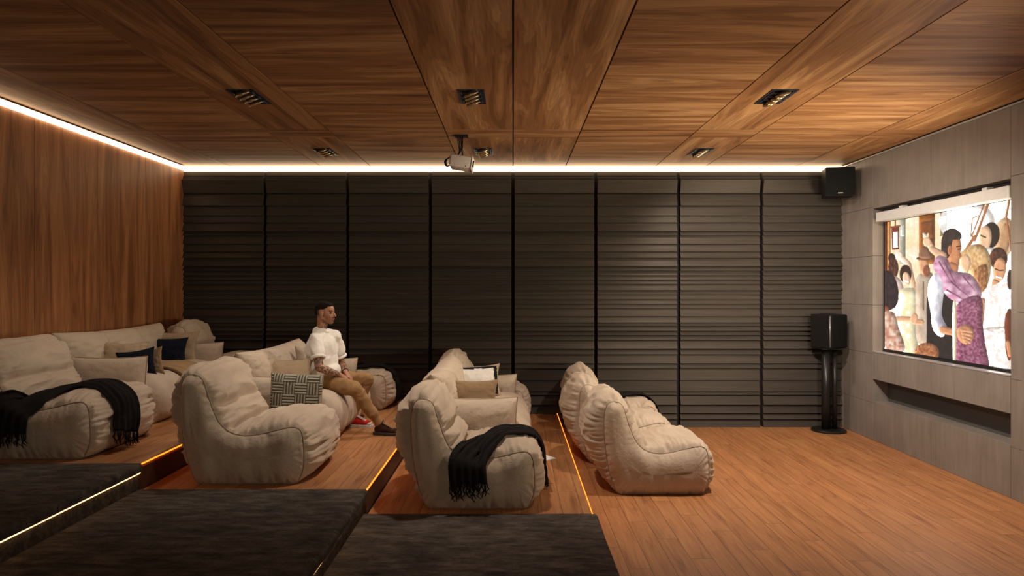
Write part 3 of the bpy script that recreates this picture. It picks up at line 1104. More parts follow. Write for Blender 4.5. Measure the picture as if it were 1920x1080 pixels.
# ---------------------------------------------------------------- projector
pj = thing('ceiling_projector', 'off white projector hanging from the wood ceiling on a thin pole with black cables', 'projector', (-0.54, 7.0, ZC))
box('mount_plate', -.06, .08, -.05, .05, -.018, 0, M_BLACKSATIN, pj, 0.003)
tube('pole', [(0.02, 0, -.01), (0.02, 0, -.215)], 0.008, M_BLACKSATIN, pj, 10)
mt = Matrix.Translation((0.015, 0, -.285)) @ Matrix.Rotation(R(9), 4, 'Y')
bm = bmesh.new()
add_box(bm, -.115, .105, -.14, .14, -.062, .058, 0.018, 3)
bm.transform(mt)
body = from_bm('body', bm, M_PROJ, pj, True)
bm = bmesh.new()
add_box(bm, .104, .116, -.142, .142, -.068, .064, 0.005, 2)
bm.transform(mt)
from_bm('front_panel', bm, M_WHITE, body)
bm = bmesh.new()
add_tube(bm, [mt @ Vector((.10, -.05, 0)), mt @ Vector((.128, -.05, 0))], .034, 20)
from_bm('lens', bm, M_BLACKSATIN, body, True)
bm = bmesh.new()
add_tube(bm, [mt @ Vector((.055, -.139, -.047)), mt @ Vector((.055, -.142, -.047))], .005, 10)
from_bm('button', bm, M_BLACK, body, True)
for k, off in enumerate((0, .014, .03)):
    tube('cable', catmull([(-.03 + off, .0, -.01), (-.022 + off, 0, -.09), (-.01 + off * .6, 0, -.15), (-.03, 0, -.20), (-.10, 0, -.215 - off * .3), (-.145 - off * .5, 0, -.26), (-.135 - off * .3, 0, -.315), (-.10, 0, -.30)], 6, False), .0055, M_BLACK, pj, 6)

# ---------------------------------------------------------------- speakers
sp = thing('wall_speaker', 'black box loudspeaker mounted high in the right corner under the ceiling', 'speaker', (4.0, 8.40, 2.90), (0, 0, R(-14)))
box('cabinet', -.165, .165, -.13, .15, 0, .35, M_BLACK, sp, 0.008)
box('grille', -.160, .160, -.142, -.128, .005, .345, M_GRILLE, sp, 0.006)
bm = bmesh.new()
for k in range(5):
    add_box(bm, -.03 + k * .012, -.03 + k * .012 + .007, -.1445, -.141, .028, .037)
from_bm('badge', bm, M_ALU, sp)
box('wall_bracket', -.03, .03, .15, .33, .14, .20, M_BLACKSATIN, sp)

ss = thing('speaker_stand', 'black speaker stand with twin columns and round base in the right corner', 'speaker stand', (3.93, 8.50, 0))
bm = bmesh.new()
add_tube(bm, [(0, 0, 0), (0, 0, .018), (0, 0, .028)], [.205, .205, .195], 40)
from_bm('base', bm, M_BLACKSATIN, ss)
tube('column', [(-.035, 0, .02), (-.035, 0, 1.02)], .052, M_BLACKSATIN, ss, 20)
tube('column', [(.075, .0, .02), (.075, .0, 1.02)], .030, M_BLACKSATIN, ss, 20)
box('top_plate', -.13, .13, -.12, .12, 1.02, 1.035, M_BLACKSATIN, ss, 0.003)
s2 = thing('stand_speaker', 'black box loudspeaker standing on the speaker stand in the right corner', 'speaker', (3.94, 8.50, 1.035), (0, 0, R(28)))
bm = bmesh.new()
add_box(bm, -.15, .15, -.13, .16, 0, .42, .012, 3)
from_bm('cabinet', bm, M_BLACK, s2)
box('grille', -.142, .142, -.146, -.128, .008, .412, M_GRILLE, s2, 0.01)
tube('trim_line', [(-.152, -.122, .02), (-.152, -.122, .40)], .003, M_ALU, s2, 6)

pp = thing('booklet', 'small white paper booklet lying on the lowest platform behind the near chair', 'booklet', (0.235, 6.50, P1), (0, 0, R(35)))
bm = bmesh.new()
add_box(bm, -.105, .105, -.15, .15, .0, .004)
for v in bm.verts:
    v.co.z += .0 if v.co.x < 0 else .0
from_bm('cover', bm, M_PAPER, pp)
box('pages', -.10, .10, -.145, .145, .004, .007, M_PAPER, pp)

# ---------------------------------------------------------------- the seated man
def cap(p0, r0, p1, r1):
    return ('cap', Vector(p0), r0, Vector(p1), r1)

def ell(c, r, rot=None):
    return ('ell', Vector(c), Vector(r), rot or Matrix.Identity(3))

def blob(name, prims, voxel, smooth=4, mat=None, parent=None, origin=(0, 0, 0), post=None, factor=0.5):
    bm = bmesh.new()
    for p in prims:
        g = bmesh.ops.create_icosphere(bm, subdivisions=3, radius=1.0)
        vs = g['verts']
        if p[0] == 'cap':
            _, a, r0, b, r1 = p
            ax = b - a
            if ax.length < 1e-6:
                ax = Vector((0, 0, 1))
            ax = ax.normalized()
            for v in vs:
                d = v.co.normalized()
                v.co = (b + d * r1) if d.dot(ax) > 0 else (a + d * r0)
        else:
            _, c, r, rot = p
            for v in vs:
                d = v.co.normalized()
                v.co = c + rot @ Vector((d.x * r.x, d.y * r.y, d.z * r.z))
    o0 = Vector(origin)
    for v in bm.verts:
        v.co -= o0
    me = bpy.data.meshes.new('tmp')
    bm.to_mesh(me)
    bm.free()
    tmp = bpy.data.objects.new('tmp', me)
    COL.objects.link(tmp)
    md = tmp.modifiers.new('r', 'REMESH')
    md.mode = 'VOXEL'
    md.voxel_size = voxel
    sm = tmp.modifiers.new('s', 'SMOOTH')
    sm.factor = factor
    sm.iterations = smooth
    dg = bpy.context.evaluated_depsgraph_get()
    dg.update()
    ev = tmp.evaluated_get(dg)
    out = bpy.data.meshes.new_from_object(ev)
    bpy.data.objects.remove(tmp)
    out.name = name
    out.materials.clear()
    if post:
        nr = [v.normal.copy() for v in out.vertices]
        for v, n_ in zip(out.vertices, nr):
            v.co = post(v.co + o0, n_) - o0
    return link(name, out, mat, parent, True)

MO = Vector((-1.80, 6.90, P2))
man = thing('person', 'man in white t-shirt and tan trousers sitting on the middle sofa, looking right', 'person', MO)

def skin_mat():
    m, nt, b = new_mat('skin with tattoos')
    at = nt.nodes.new('ShaderNodeAttribute')
    at.attribute_name = 'tint'
    mp = coords(nt)
    n = noise_n(nt, mp, 60, 3)
    c = mixc(nt, 0.25, at.outputs['Color'], n.outputs['Color'], 'SOFT_LIGHT')
    nt.links.new(c, b.inputs['Base Color'])
    setin(b, Roughness=0.5)
    b.inputs['Subsurface Weight'].default_value = 0.08
    b.inputs['Subsurface Scale'].default_value = 0.01
    return m
M_SKIN = skin_mat()
M_HAIR = fabric('short dark hair', (0.012, 0.008, 0.006), 0.1, 500.0)
M_SHIRT = fabric('white cotton jersey', (0.80, 0.76, 0.70), 0.15, 1200.0, 0.03)
M_TAN = fabric('tan cotton twill', (0.33, 0.19, 0.085), 0.15, 1200.0, 0.08)
M_RED = fabric('red canvas', (0.42, 0.018, 0.014), 0.1, 900.0)
M_REDSHADE = fabric('shaded red canvas', (0.045, 0.018, 0.010), 0.1, 900.0)  # near shoe of the red pair: shade put into canvas, rubber and lace colours
M_RUBBER = flat('off white rubber', (0.55, 0.50, 0.44), 0.5)
M_RUBBERSHADE = flat('shaded rubber', (0.03, 0.022, 0.018), 0.5)
M_LACE = flat('white lace', (0.62, 0.56, 0.48), 0.8)
M_LACESHADE = flat('shaded lace', (0.42, 0.26, 0.14), 0.8)

HY = R(-14)
HR = Matrix.Rotation(HY, 3, 'Z')
HC = Vector((-1.885, 6.875, 1.528))
def hp(x, y, z):
    return HC + HR @ Vector((x, y, z))
def he(x, y, z, a, b, c):
    return ell(hp(x, y, z), (a, b, c), HR)
head = [he(-.018, 0, .022, .097, .076, .090), he(.032, 0, -.025, .056, .056, .080), he(.035, 0, .035, .052, .058, .050),
        cap(hp(.055, .012, -.090), .021, hp(.055, -.012, -.090), .021),
        cap(hp(-.02, .052, -.045), .020, hp(.045, .022, -.088), .018), cap(hp(-.02, -.052, -.045), .020, hp(.045, -.022, -.088), .018),
        he(.070, 0, .020, .019, .044, .011), cap(hp(.080, 0, .008), .008, hp(.106, 0, -.027), .0100),
        he(.092, 0, -.030, .014, .016, .009), he(.080, 0, -.055, .014, .024, .008), he(.079, 0, -.068, .013, .020, .007),
        he(.045, .034, -.022, .030, .022, .022), he(.045, -.034, -.022, .030, .022, .022),
        he(-.008, .078, -.010, .020, .009, .031), he(-.008, -.078, -.010, .020, .009, .031),
        he(-.004, .079, -.030, .010, .007, .012), he(-.004, -.079, -.030, .010, .007, .012)]
NB = Vector((-1.925, 6.88, 1.37))
SR, SL = Vector((-1.945, 6.715, 1.285)), Vector((-1.835, 7.05, 1.285))
ER, EL = Vector((-1.872, 6.60, 1.010)), Vector((-1.80, 7.14, 1.000))
WR, WLf = Vector((-1.700, 6.70, .925)), Vector((-1.700, 6.935, .925))
body = head + [cap(hp(-.035, 0, -.055), .056, NB, .050), cap(NB + Vector((0, -.02, -.05)), .030, SR, .028), cap(NB + Vector((0, .02, -.05)), .030, SL, .028),
               cap((-1.93, 6.885, 1.22), .095, (-1.92, 6.89, .95), .09),
               cap(SR.lerp(ER, .2), .040, SR.lerp(ER, .5), .047), cap(SR.lerp(ER, .5), .047, ER, .040), cap(SL.lerp(EL, .2), .040, SL.lerp(EL, .5), .047), cap(SL.lerp(EL, .5), .047, EL, .040),
               cap(SR, .028, SR.lerp(ER, .2), .04), cap(SL, .028, SL.lerp(EL, .2), .04),
               cap(ER, .041, ER.lerp(WR, .35), .041), cap(ER.lerp(WR, .35), .041, WR, .026),
               cap(EL, .041, EL.lerp(WLf, .35), .041), cap(EL.lerp(WLf, .35), .041, WLf, .026)]

def hand(wr_, fwd, up, side, curl):
    """palm of four metacarpals, four fingers of unequal length with two bends, thumb from the side of the palm"""
    fwd = Vector(fwd).normalized()
    up = Vector(up)
    up = (up - fwd * up.dot(fwd)).normalized()
    lat = fwd.cross(up) * side
    out = [cap(wr_, .024, wr_ + fwd * .03, .022)]
    for k, ln in enumerate((.080, .088, .083, .070)):
        s = (k - 1.5) * .0185
        kn = wr_ + fwd * (.082 - abs(k - 1.2) * .004) + lat * s
        out.append(cap(wr_ + fwd * .015 + lat * s * .7, .015, kn, .0115))
        d = fwd.copy()
        p = kn
        rr = .0092
        for q in range(3):
            d = (d - up * curl * (0.55 + 0.3 * q + 0.08 * k)).normalized()
            p2 = p + d * ln * (.45, .32, .23)[q]
            out.append(cap(p, rr, p2, rr * .93))
            rr *= .93
            p = p2
    b = wr_ + fwd * .022 - lat * .022
    m1 = b + fwd * .034 - lat * .024 - up * .008
    out += [cap(b, .016, m1, .0125), cap(m1, .0115, m1 + fwd * .030 - lat * .004 - up * .008, .0105),
            cap(m1 + fwd * .030 - lat * .004 - up * .008, .0105, m1 + fwd * .052 + lat * .004 - up * .014, .0092)]
    return out
body += hand(WR, (.62, .50, -.42), (.25, -.35, .9), 1, 0.55)
body += hand(WLf, (.66, -.55, -.40), (.35, .40, .85), -1, 0.45)
# shins inside the trousers and ankles above the shoes
HRt, HLt = Vector((-1.875, 6.79, .865)), Vector((-1.855, 6.985, .865))
KR, KL = Vector((-1.525, 6.625, .792)), Vector((-1.515, 7.05, .828))
AR, AL = Vector((-1.300, 6.665, .455)), Vector((-1.640, 7.05, .455))
body += [cap((-1.92, 6.89, .95), .11, (-1.91, 6.89, .87), .11), cap(HRt, .075, KR, .05), cap(HLt, .075, KL, .05), cap(KR, .045, AR, .030), cap(KL, .045, AL, .030),
         cap(AR, .030, AR + Vector((0, 0, -.05)), .03), cap(AL, .030, AL + Vector((0, 0, -.05)), .03)]
bod = blob('body', body, 0.0048, 3, M_SKIN, man, MO)
attr = bod.data.attributes.new('tint', 'FLOAT_COLOR', 'POINT')
HRi = HR.transposed()
SK = Vector((0.40, 0.185, 0.105))
def seg_d(p, a, b):
    ab = b - a
    t = max(0, min(1, (p - a).dot(ab) / ab.length_squared))
    return (p - a - ab * t).length, t
cols = []
for v in bod.data.vertices:
    p = v.co + MO
    c = SK.copy()
    h = HRi @ (p - HC)
    if p.z > 1.36:
        dk = 0.0
        ay = abs(h.y)
        if h.x > .0 and h.z < -.045:                                    # stubble
            dk = max(dk, 0.45 * min(1, (-.045 - h.z) / .03))
        if h.x > .068 and -.052 < h.z < -.040 and ay < .028:             # moustache
            dk = 0.85
        if h.x > .03 and -.03 > h.z and h.z > -.10 and ay > .03:
            dk = max(dk, 0.35)
        if h.x > .045 and .018 < h.z < .028 and .012 < ay < .048:        # brows
            dk = 0.85
        if h.x > .045 and -.004 < h.z < .006 and .018 < ay < .040:       # eyes
            dk = 0.8
        if h.x < .032 and h.z > -.045 and not (ay > .070 and h.x > -.04):  # cropped sides
            dk = max(dk, 0.93 * min(1, max(0, (.032 - h.x) / .03)) * min(1, (h.z + .045) / .03))
        c = c * (1 - dk) + Vector((0.02, 0.012, 0.008)) * dk
        if h.x > .082 and -.073 < h.z < -.052 and ay < .022:
            c = Vector((0.36, 0.10, 0.07))
        if h.z < -.075 and h.x < .02:                                    # neck tattoo
            t_ = nz(p.x * 55, p.y * 55, p.z * 55)
            if t_ > .05:
                c = c * 0.45 + Vector((0.012, 0.018, 0.014))
    else:
        for (a, b_, e, s0) in ((SR, ER, WR, 0), (SL, EL, WLf, 5)):
            d1, t1 = seg_d(p, a, b_)
            d2, t2 = seg_d(p, b_, e)
            if min(d1, d2) < .06 and p.z > .80 and (t2 < .93 or d1 < d2):
                f = abs(nz(p.x * 34 + s0, p.y * 34, p.z * 34)) * 2 + 0.5 * nz(p.x * 80, p.y * 80, p.z * 80)
                if d1 > d2 and 0.08 < t2 < .30 and s0 == 0:
                    f -= .25
                k = max(0, min(1, (f - .22) * 5))
                c = c * (1 - .78 * k) + Vector((0.018, 0.022, 0.020)) * k * .78
                break
    cols += [c.x, c.y, c.z, 1.0]
attr.data.foreach_set('color', cols)

blob('hair', [he(-.024, 0, .046, .094, .076, .074), he(-.052, 0, .018, .068, .068, .070), he(.022, 0, .074, .052, .052, .036)], 0.005, 3, M_HAIR, man, MO,
     lambda p, n_: p + n_ * (0.002 * nz(p.x * 90, p.y * 90, p.z * 90)))
for s in (-1, 1):
    blob('eye', [he(.0705, .030 * s, .0, .011, .012, .010)], 0.003, 1, flat('dark eye', (0.03, 0.02, 0.015), 0.2), man, MO)

TR = Matrix.Rotation(R(-24), 3, 'Z')
def shirt_post(p, n_):
    f = 0.014 * (ridge(p.x * 7 + p.z * 5, p.y * 7 - p.z * 3, p.z * 4) - .5) + 0.009 * nz(p.x * 14, p.y * 14, p.z * 5)
    return p + n_ * f
def along(a, b, t):
    return a.lerp(b, t)
sl_r, sl_l = along(SR, ER, .46), along(SL, EL, .52)
shirt = [cap(NB + Vector((-.022, 0, -.045)), .070, NB + Vector((0, 0, -.10)), .085), ell((-1.925, 6.88, 1.17), (.128, .200, .165), TR), ell((-1.93, 6.885, 1.03), (.138, .190, .19), TR), ell((-1.91, 6.885, .95), (.155, .195, .10), TR),
         cap(NB + Vector((-.008, 0, -.056)), .074, SR + Vector((.0, .03, -.006)), .062), cap(NB + Vector((-.008, 0, -.056)), .074, SL + Vector((0, -.03, -.006)), .062),
         cap(SR + Vector((0, .010, -.006)), .063, sl_r, .068), cap(SL + Vector((0, -.010, -.006)), .063, sl_l, .070)]
sh = blob('tshirt', shirt, 0.007, 14, M_SHIRT, man, MO, shirt_post)
def ring(name, c, axis, r, th, mat, par, n=28, sq=1.0):
    ax = Vector(axis).normalized()
    a = ax.orthogonal().normalized()
    b = ax.cross(a)
    return tube(name, [Vector(c) - MO + a * math.cos(2 * math.pi * k / n) * r + b * math.sin(2 * math.pi * k / n) * r * sq for k in range(n)], th, mat, par, 8, True)
ring('cuff', along(SR, ER, .66), ER - SR, .060, .016, M_SHIRT, sh)
ring('cuff', along(SL, EL, .74), EL - SL, .062, .015, M_SHIRT, sh)
ring('collar', NB + Vector((.004, 0, -.012)), (.30, -.05, 1), .066, .010, M_SHIRT, sh)

def tr_post(p, n_):
    f = 0.012 * (ridge(p.x * 9 - p.z * 6, p.y * 6, p.z * 7) - .5)
    for K in (KR, KL):
        d = (p - K).length
        if d < .16:
            f += 0.012 * (ridge(p.x * 16, p.y * 9, p.z * 20) - .5) * (1 - d / .16)
    return p + n_ * f
tro = [ell((-1.905, 6.89, .885), (.135, .175, .095), TR), cap(HRt, .096, KR, .072), cap(HLt, .096, KL, .072),
       cap(KR, .070, AR + Vector((-.035, -.01, .05)), .050), cap(KL, .070, AL + Vector((0, 0, .045)), .050),
       cap(AR + Vector((-.035, -.01, .05)), .050, AR + Vector((-.016, 0, .018)), .046), cap(AL + Vector((0, 0, .045)), .05, AL + Vector((0, 0, .02)), .047)]
blob('trousers', tro, 0.0075, 4, M_TAN, man, MO, tr_post)
ring('bracelet', along(EL, WLf, .93), WLf - EL, .030, .004, M_BLACKSATIN, man)

def shoe(ax, ay, yaw, up_m, lace_m, sole_m, patch):
    """heel at local origin, toe along +x"""
    M = Matrix.Translation((ax - MO.x, ay - MO.y, 0)) @ Matrix.Rotation(yaw, 4, 'Z')
    o = blob('shoe', [ell((.045, 0, .055), (.050, .038, .045)), cap((.05, 0, .075), .043, (.055, 0, .118), .041), cap((.07, 0, .062), .040, (.17, 0, .045), .034),
                      ell((.19, 0, .045), (.060, .043, .028)), cap((.10, 0, .072), .030, (.17, 0, .05), .028)], 0.005, 3, up_m, man)
    o.matrix_local = M
    bm = bmesh.new()
    pr_ = []
    for k in range(40):
        a = 2 * math.pi * k / 40
        x_ = .125 + .143 * math.cos(a)
        w_ = (.046 if x_ > .12 else .039) * (1 - .10 * math.exp(-((x_ - .10) / .05) ** 2))
        pr_.append((x_, w_ * math.copysign(abs(math.sin(a)) ** .62, math.sin(a))))
    lo = [bm.verts.new((a, b, 0)) for a, b in pr_]
    md_ = [bm.verts.new((a, b, .026)) for a, b in pr_]
    hi = [bm.verts.new((.125 + (a - .125) * .96, b * .92, .030)) for a, b in pr_]
    for q in range(40):
        r_ = (q + 1) % 40
        bm.faces.new((lo[q], lo[r_], md_[r_], md_[q]))
        bm.faces.new((md_[q], md_[r_], hi[r_], hi[q]))
    bm.faces.new(lo[::-1])
    bm.faces.new(hi)
    from_bm('sole', bm, sole_m, o, False)
    blob('toe_cap', [ell((.218, 0, .038), (.042, .040, .024))], 0.005, 2, sole_m, o)
    bm = bmesh.new()
    for k in range(8):
        x_ = .088 + k * .0135
        z_ = .128 - k * .0072
        for s in (-1, 1):
            add_tube(bm, [(x_, -.022 * s, z_ - .010), (x_ + .004, 0, z_ + .004), (x_ + .010, .022 * s, z_ - .014)], .0032, 6)
    from_bm('laces', bm, lace_m, o, True)
    if patch:
        bm = bmesh.new()
        c0 = bm.verts.new((.052, -.0425, .098))
        rg = [bm.verts.new((.052 + .019 * math.cos(2 * math.pi * k / 24), -.0435 + .004 * abs(math.cos(2 * math.pi * k / 24)), .098 + .019 * math.sin(2 * math.pi * k / 24))) for k in range(24)]
        for k in range(24):
            bm.faces.new((c0, rg[k], rg[(k + 1) % 24]))
        pa = from_bm('patch', bm, M_LACE, o)
        bm = bmesh.new()
        st = [bm.verts.new((.052 + (.011 if k % 2 == 0 else .0045) * math.sin(math.pi * k / 5), -.0448, .098 + (.011 if k % 2 == 0 else .0045) * math.cos(math.pi * k / 5))) for k in range(10)]
        bm.faces.new(st)
        from_bm('star', bm, M_NAVY, pa)
    return o
shoe(-1.705, 7.055, R(-6), M_RED, M_LACE, M_RUBBER, True)
shoe(-1.352, 6.675, R(-8), M_REDSHADE, M_LACESHADE, M_RUBBERSHADE, False)

# ---------------------------------------------------------------- the screen and its picture
scr = thing('projection_screen', 'pull-down projection screen in the wall recess showing a crowd dancing around an embracing couple', 'projection screen', (XR + 0.06, 6.87, SZ1 - 0.06))
so = scr.location
def sb(name, a, b, c, d, e, f, mat, bev=0.0):
    return box(name, a - so.x, b - so.x, c - so.y, d - so.y, e - so.z, f - so.z, mat, scr, bev)
hs = sb('housing', XR - .012, XR + .10, SY0 + .012, 7.90, 2.545, 2.650, M_WHITE, 0.006)
for yy in (7.42, 6.10):
    bm = bmesh.new()
    add_box(bm, XR - so.x, XR + .06 - so.x, yy - .035 - so.y, yy + .035 - so.y, 2.648 - so.z, 2.676 - so.z, .003)
    from_bm('bracket', bm, M_WHITE, hs)
sb('fabric', XR + .112, XR + .1145, SY0 + .03, 7.955, 1.06, 2.56, M_BLACK)
sb('bottom_bar', XR + .095, XR + .114, SY0 + .03, 7.955, 1.048, 1.072, M_BLACKSATIN, 0.004)

# picture canvas: painted shapes, sampled onto a fine vertex grid of the glowing screen face
CW, CHh = 660, 900
cy_, cx_ = np.mgrid[0:CHh, 0:CW].astype(float)
cx_ += 90
cy_ += 130
cv_ = np.zeros((CHh, CW, 3)) + np.array([252, 240, 226]) / 255.0

def c3(h):
    return np.array([int(h[k:k + 2], 16) for k in (0, 2, 4)]) / 255.0

def put(mask, col, a=1.0):
    global cv_
    m = (mask * a)[..., None]
    k = relief(mask) if 150 < mask.sum() < 60000 else 1.0
    cv_ = cv_ * (1 - m) + np.clip((c3(col) if isinstance(col, str) else col) * k, 0, 1) * m

def blur_(m_, r_):
    for ax_ in (0, 1):
        c_ = np.cumsum(np.pad(m_, [(r_ + 1, r_) if q == ax_ else (0, 0) for q in (0, 1)], 'edge'), axis=ax_)
        m_ = (np.take(c_, range(2 * r_ + 1, c_.shape[ax_]), ax_) - np.take(c_, range(0, c_.shape[ax_] - 2 * r_ - 1), ax_)) / (2 * r_ + 1)
    return m_

def relief(mask):
    # modelling of the painted forms: brighter towards the upper right, darker at the lower left rim
    r_ = int(np.clip(math.sqrt(mask.sum()) * 0.09, 2, 14))
    b_ = blur_(blur_(mask, r_), r_)
    g_ = np.roll(b_, (r_, -r_), (0, 1)) - np.roll(b_, (-r_, r_), (0, 1))
    return np.clip(1.0 + 0.42 * g_, 0.45, 1.25)[..., None]

def ellm(x, y, rx, ry, rot=0, soft=0.06):
    a = math.radians(rot)
    dx, dy = cx_ - x, cy_ - y
    u = (dx * math.cos(a) + dy * math.sin(a)) / rx
    v = (-dx * math.sin(a) + dy * math.cos(a)) / ry
    d = np.sqrt(u * u + v * v)
    return np.clip((1 - d) / soft + .5, 0, 1)

def polym(pts):
    inside = np.zeros(cx_.shape, bool)
    n = len(pts)
    for k in range(n):
        x1, y1 = pts[k]
        x2, y2 = pts[(k + 1) % n]
        if y1 == y2:
            continue
        c = ((y1 > cy_) != (y2 > cy_)) & (cx_ < (x2 - x1) * (cy_ - y1) / (y2 - y1) + x1)
        inside ^= c
    return inside.astype(float)

def smp(pts):
    c = catmull([(a, b) for a, b in pts], 5)
    return polym([tuple(p) for p in c])

def line(x1, y1, x2, y2, w_, col, w2=None):
    w2 = w2 or w_
    dx, dy = x2 - x1, y2 - y1
    t = np.clip(((cx_ - x1) * dx + (cy_ - y1) * dy) / (dx * dx + dy * dy), 0, 1)
    d = np.hypot(cx_ - x1 - dx * t, cy_ - y1 - dy * t)
    put(np.clip((w_ + (w2 - w_) * t) - d + .5, 0, 1), col)

def vn(sx_, sy_, seed):
    r_ = np.random.RandomState(seed)
    g = r_.rand(64, 64)
    xx, yy = (cx_ / sx_) % 63, (cy_ / sy_) % 63
    i, j = yy.astype(int), xx.astype(int)
    fy, fx = yy - i, xx - j
    fy, fx = fy * fy * (3 - 2 * fy), fx * fx * (3 - 2 * fx)
    return (g[i, j] * (1 - fy) * (1 - fx) + g[i + 1, j] * fy * (1 - fx) + g[i, j + 1] * (1 - fy) * fx + g[i + 1, j + 1] * fy * fx)

def tex(mask, a, b, sx_, sy_, seed):
    t = vn(sx_, sy_, seed)[..., None]
    put(mask, c3(a) * (1 - t) + c3(b) * t)

# courtyard backdrop
tex(polym([(90, 240), (430, 180), (430, 600), (90, 600)]), 'f6dcae', 'fbe9cc', 60, 60, 1)
put(polym([(90, 250), (118, 246), (118, 620), (90, 620)]), '6a2f12')
put(polym([(118, 246), (135, 243), (135, 560), (118, 560)]), 'c98a4c')
put(polym([(180, 238), (210, 232), (210, 470), (180, 470)]), '9f9a86')
put(polym([(186, 275), (206, 270), (206, 330), (186, 330)]), 'c6c4b4')
put(polym([(278, 226), (360, 208), (360, 470), (278, 470)]), '9a5a26')
put(polym([(288, 262), (352, 246), (352, 330), (288, 340)]), '7f451c')
put(polym([(288, 348), (352, 340), (352, 460), (288, 460)]), '87491d')
put(polym([(386, 200), (420, 192), (420, 320), (386, 330)]), '6e5a3c')
put(polym([(391, 232), (416, 226), (416, 262), (391, 268)]), 'd8c9a0')
put(ellm(520, 260, 140, 110), 'fffaf4', .8)
put(ellm(705, 340, 55, 105, 8), 'd9b48c')
put(ellm(708, 350, 30, 90, 8), 'b98f68')
for a in ((628, 165, 560, 350, 7), (605, 175, 545, 330, 4), (560, 330, 500, 420, 8), (735, 150, 720, 230, 6), (720, 230, 738, 360, 5), (540, 330, 548, 240, 3), (548, 240, 580, 225, 3)):
    line(*a, 'a5673a')
# lantern
put(polym([(138, 285), (178, 278), (176, 396), (142, 400)]), '6b2a1a')
put(polym([(146, 310), (172, 306), (171, 385), (148, 388)]), 'fffdf2')
line(158, 250, 158, 285, 3, '7a3a20')
line(136, 285, 180, 278, 4, '8a3d26')
# dancers at the back left
put(ellm(140, 440, 18, 24), '2a1410')
tex(ellm(148, 492, 26, 52), '2c120c', '7a4630', 7, 9, 2)
tex(smp([(110, 560), (150, 530), (190, 560), (200, 640), (120, 680)]), 'e8c0b0', 'fff2e6', 20, 20, 3)
line(180, 430, 225, 470, 14, 'f3d3b4')
line(225, 470, 250, 600, 13, 'edc09a', 18)
put(ellm(178, 425, 17, 22), 'fbe3c8')
put(ellm(210, 520, 30, 46), '351508')
put(ellm(214, 545, 19, 36, -8), 'eec4a2')
line(203, 556, 222, 560, 3, 'fff6ec')
tex(smp([(170, 620), (215, 590), (268, 610), (262, 760), (270, 930), (180, 930), (165, 740)]), 'f6e2a6', 'fff6da', 22, 30, 4)
line(170, 745, 240, 748, 13, 'dfa77e')
# dark haired woman at the left edge
tex(smp([(96, 520), (140, 515), (170, 580), (172, 660), (140, 700), (96, 690)]), '140a10', '3a2430', 8, 20, 5)
put(smp([(96, 690), (125, 690), (120, 740), (96, 760)]), '9c5436')
tex(smp([(96, 730), (150, 715), (175, 790), (205, 905), (96, 910)]), 'f0ddc8', 'b9745a', 12, 14, 6)
# man with a hat
tex(smp([(265, 540), (330, 510), (350, 560), (345, 860), (270, 860), (262, 700)]), 'cbb8a2', 'a88f78', 25, 40, 7)
put(ellm(303, 480, 26, 46, -5), 'd79a70')
put(ellm(316, 505, 18, 30), '8a4f34')
put(smp([(264, 440), (300, 428), (345, 440), (335, 452), (280, 450)]), '6a4330')
put(smp([(278, 436), (285, 390), (305, 382), (328, 398), (336, 440)]), '8c6148')
line(290, 762, 250, 760, 14, 'd9a27c')
put(ellm(252, 745, 18, 28, 20), 'e3ae88')
line(300, 560, 300, 700, 3, '6f5646')
# man at the upper right
put(ellm(640, 325, 46, 66, 10), '1c0f0c')
put(ellm(612, 338, 34, 62, 5), 'e7bd96')
line(592, 325, 615, 335, 3.5, '3a1d12')
put(smp([(570, 400), (640, 385), (690, 410), (640, 470), (590, 460)]), 'fdf4ea')
# woman at the right
tex(ellm(680, 440, 46, 56), '2a120c', '6a3a24', 9, 9, 8)
put(ellm(686, 496, 32, 60, 8), 'd99c70')
line(664, 492, 684, 500, 3, '4a2214')
line(690, 500, 706, 498, 3, '4a2214')
line(672, 532, 696, 536, 4, 'fff4e6')
put(smp([(650, 545), (690, 560), (700, 620), (650, 610)]), 'd79a70')
tex(smp([(590, 610), (650, 575), (740, 590), (745, 1000), (590, 1000), (600, 800)]), 'f2ddd0', 'fff8f0', 16, 22, 9)
line(600, 650, 590, 760, 14, 'd79a70')
line(590, 760, 580, 850, 11, 'd79a70')
tex(smp([(605, 790), (740, 780), (745, 820), (600, 815)]), 'd8c0b4', 'fff8f0', 9, 9, 10)
put(smp([(712, 740), (745, 700), (745, 930), (720, 920)]), '6e3018')
line(728, 860, 738, 920, 11, 'c98a62')
put(ellm(738, 545, 14, 50), '2c1712')
# the couple: her blonde curls, his dark hair
tex(smp([(470, 450), (520, 385), (590, 370), (635, 420), (640, 520), (610, 600), (560, 580), (520, 520)]), 'c08a52', 'f0cf98', 9, 13, 11)
tex(smp([(560, 500), (620, 470), (625, 560), (600, 610), (570, 570)]), '7c4626', 'c99560', 7, 12, 12)
put(smp([(486, 440), (520, 420), (540, 460), (520, 520), (492, 490)]), 'eebf98')
put(smp([(440, 330), (480, 335), (494, 380), (488, 410), (496, 430), (484, 445), (478, 485), (448, 490), (425, 450), (425, 380)]), 'c98458')
tex(smp([(392, 420), (392, 350), (410, 305), (450, 290), (488, 312), (490, 345), (450, 350), (440, 400), (425, 440), (400, 432)]), '140c0a', '3a2822', 8, 10, 13)
put(ellm(434, 398, 10, 24, 5), 'b66f48')
line(470, 382, 488, 378, 3, '2a140c')
line(475, 395, 486, 394, 3, '3a1d12')
put(smp([(430, 460), (478, 480), (455, 540), (410, 520)]), 'bd7a50')
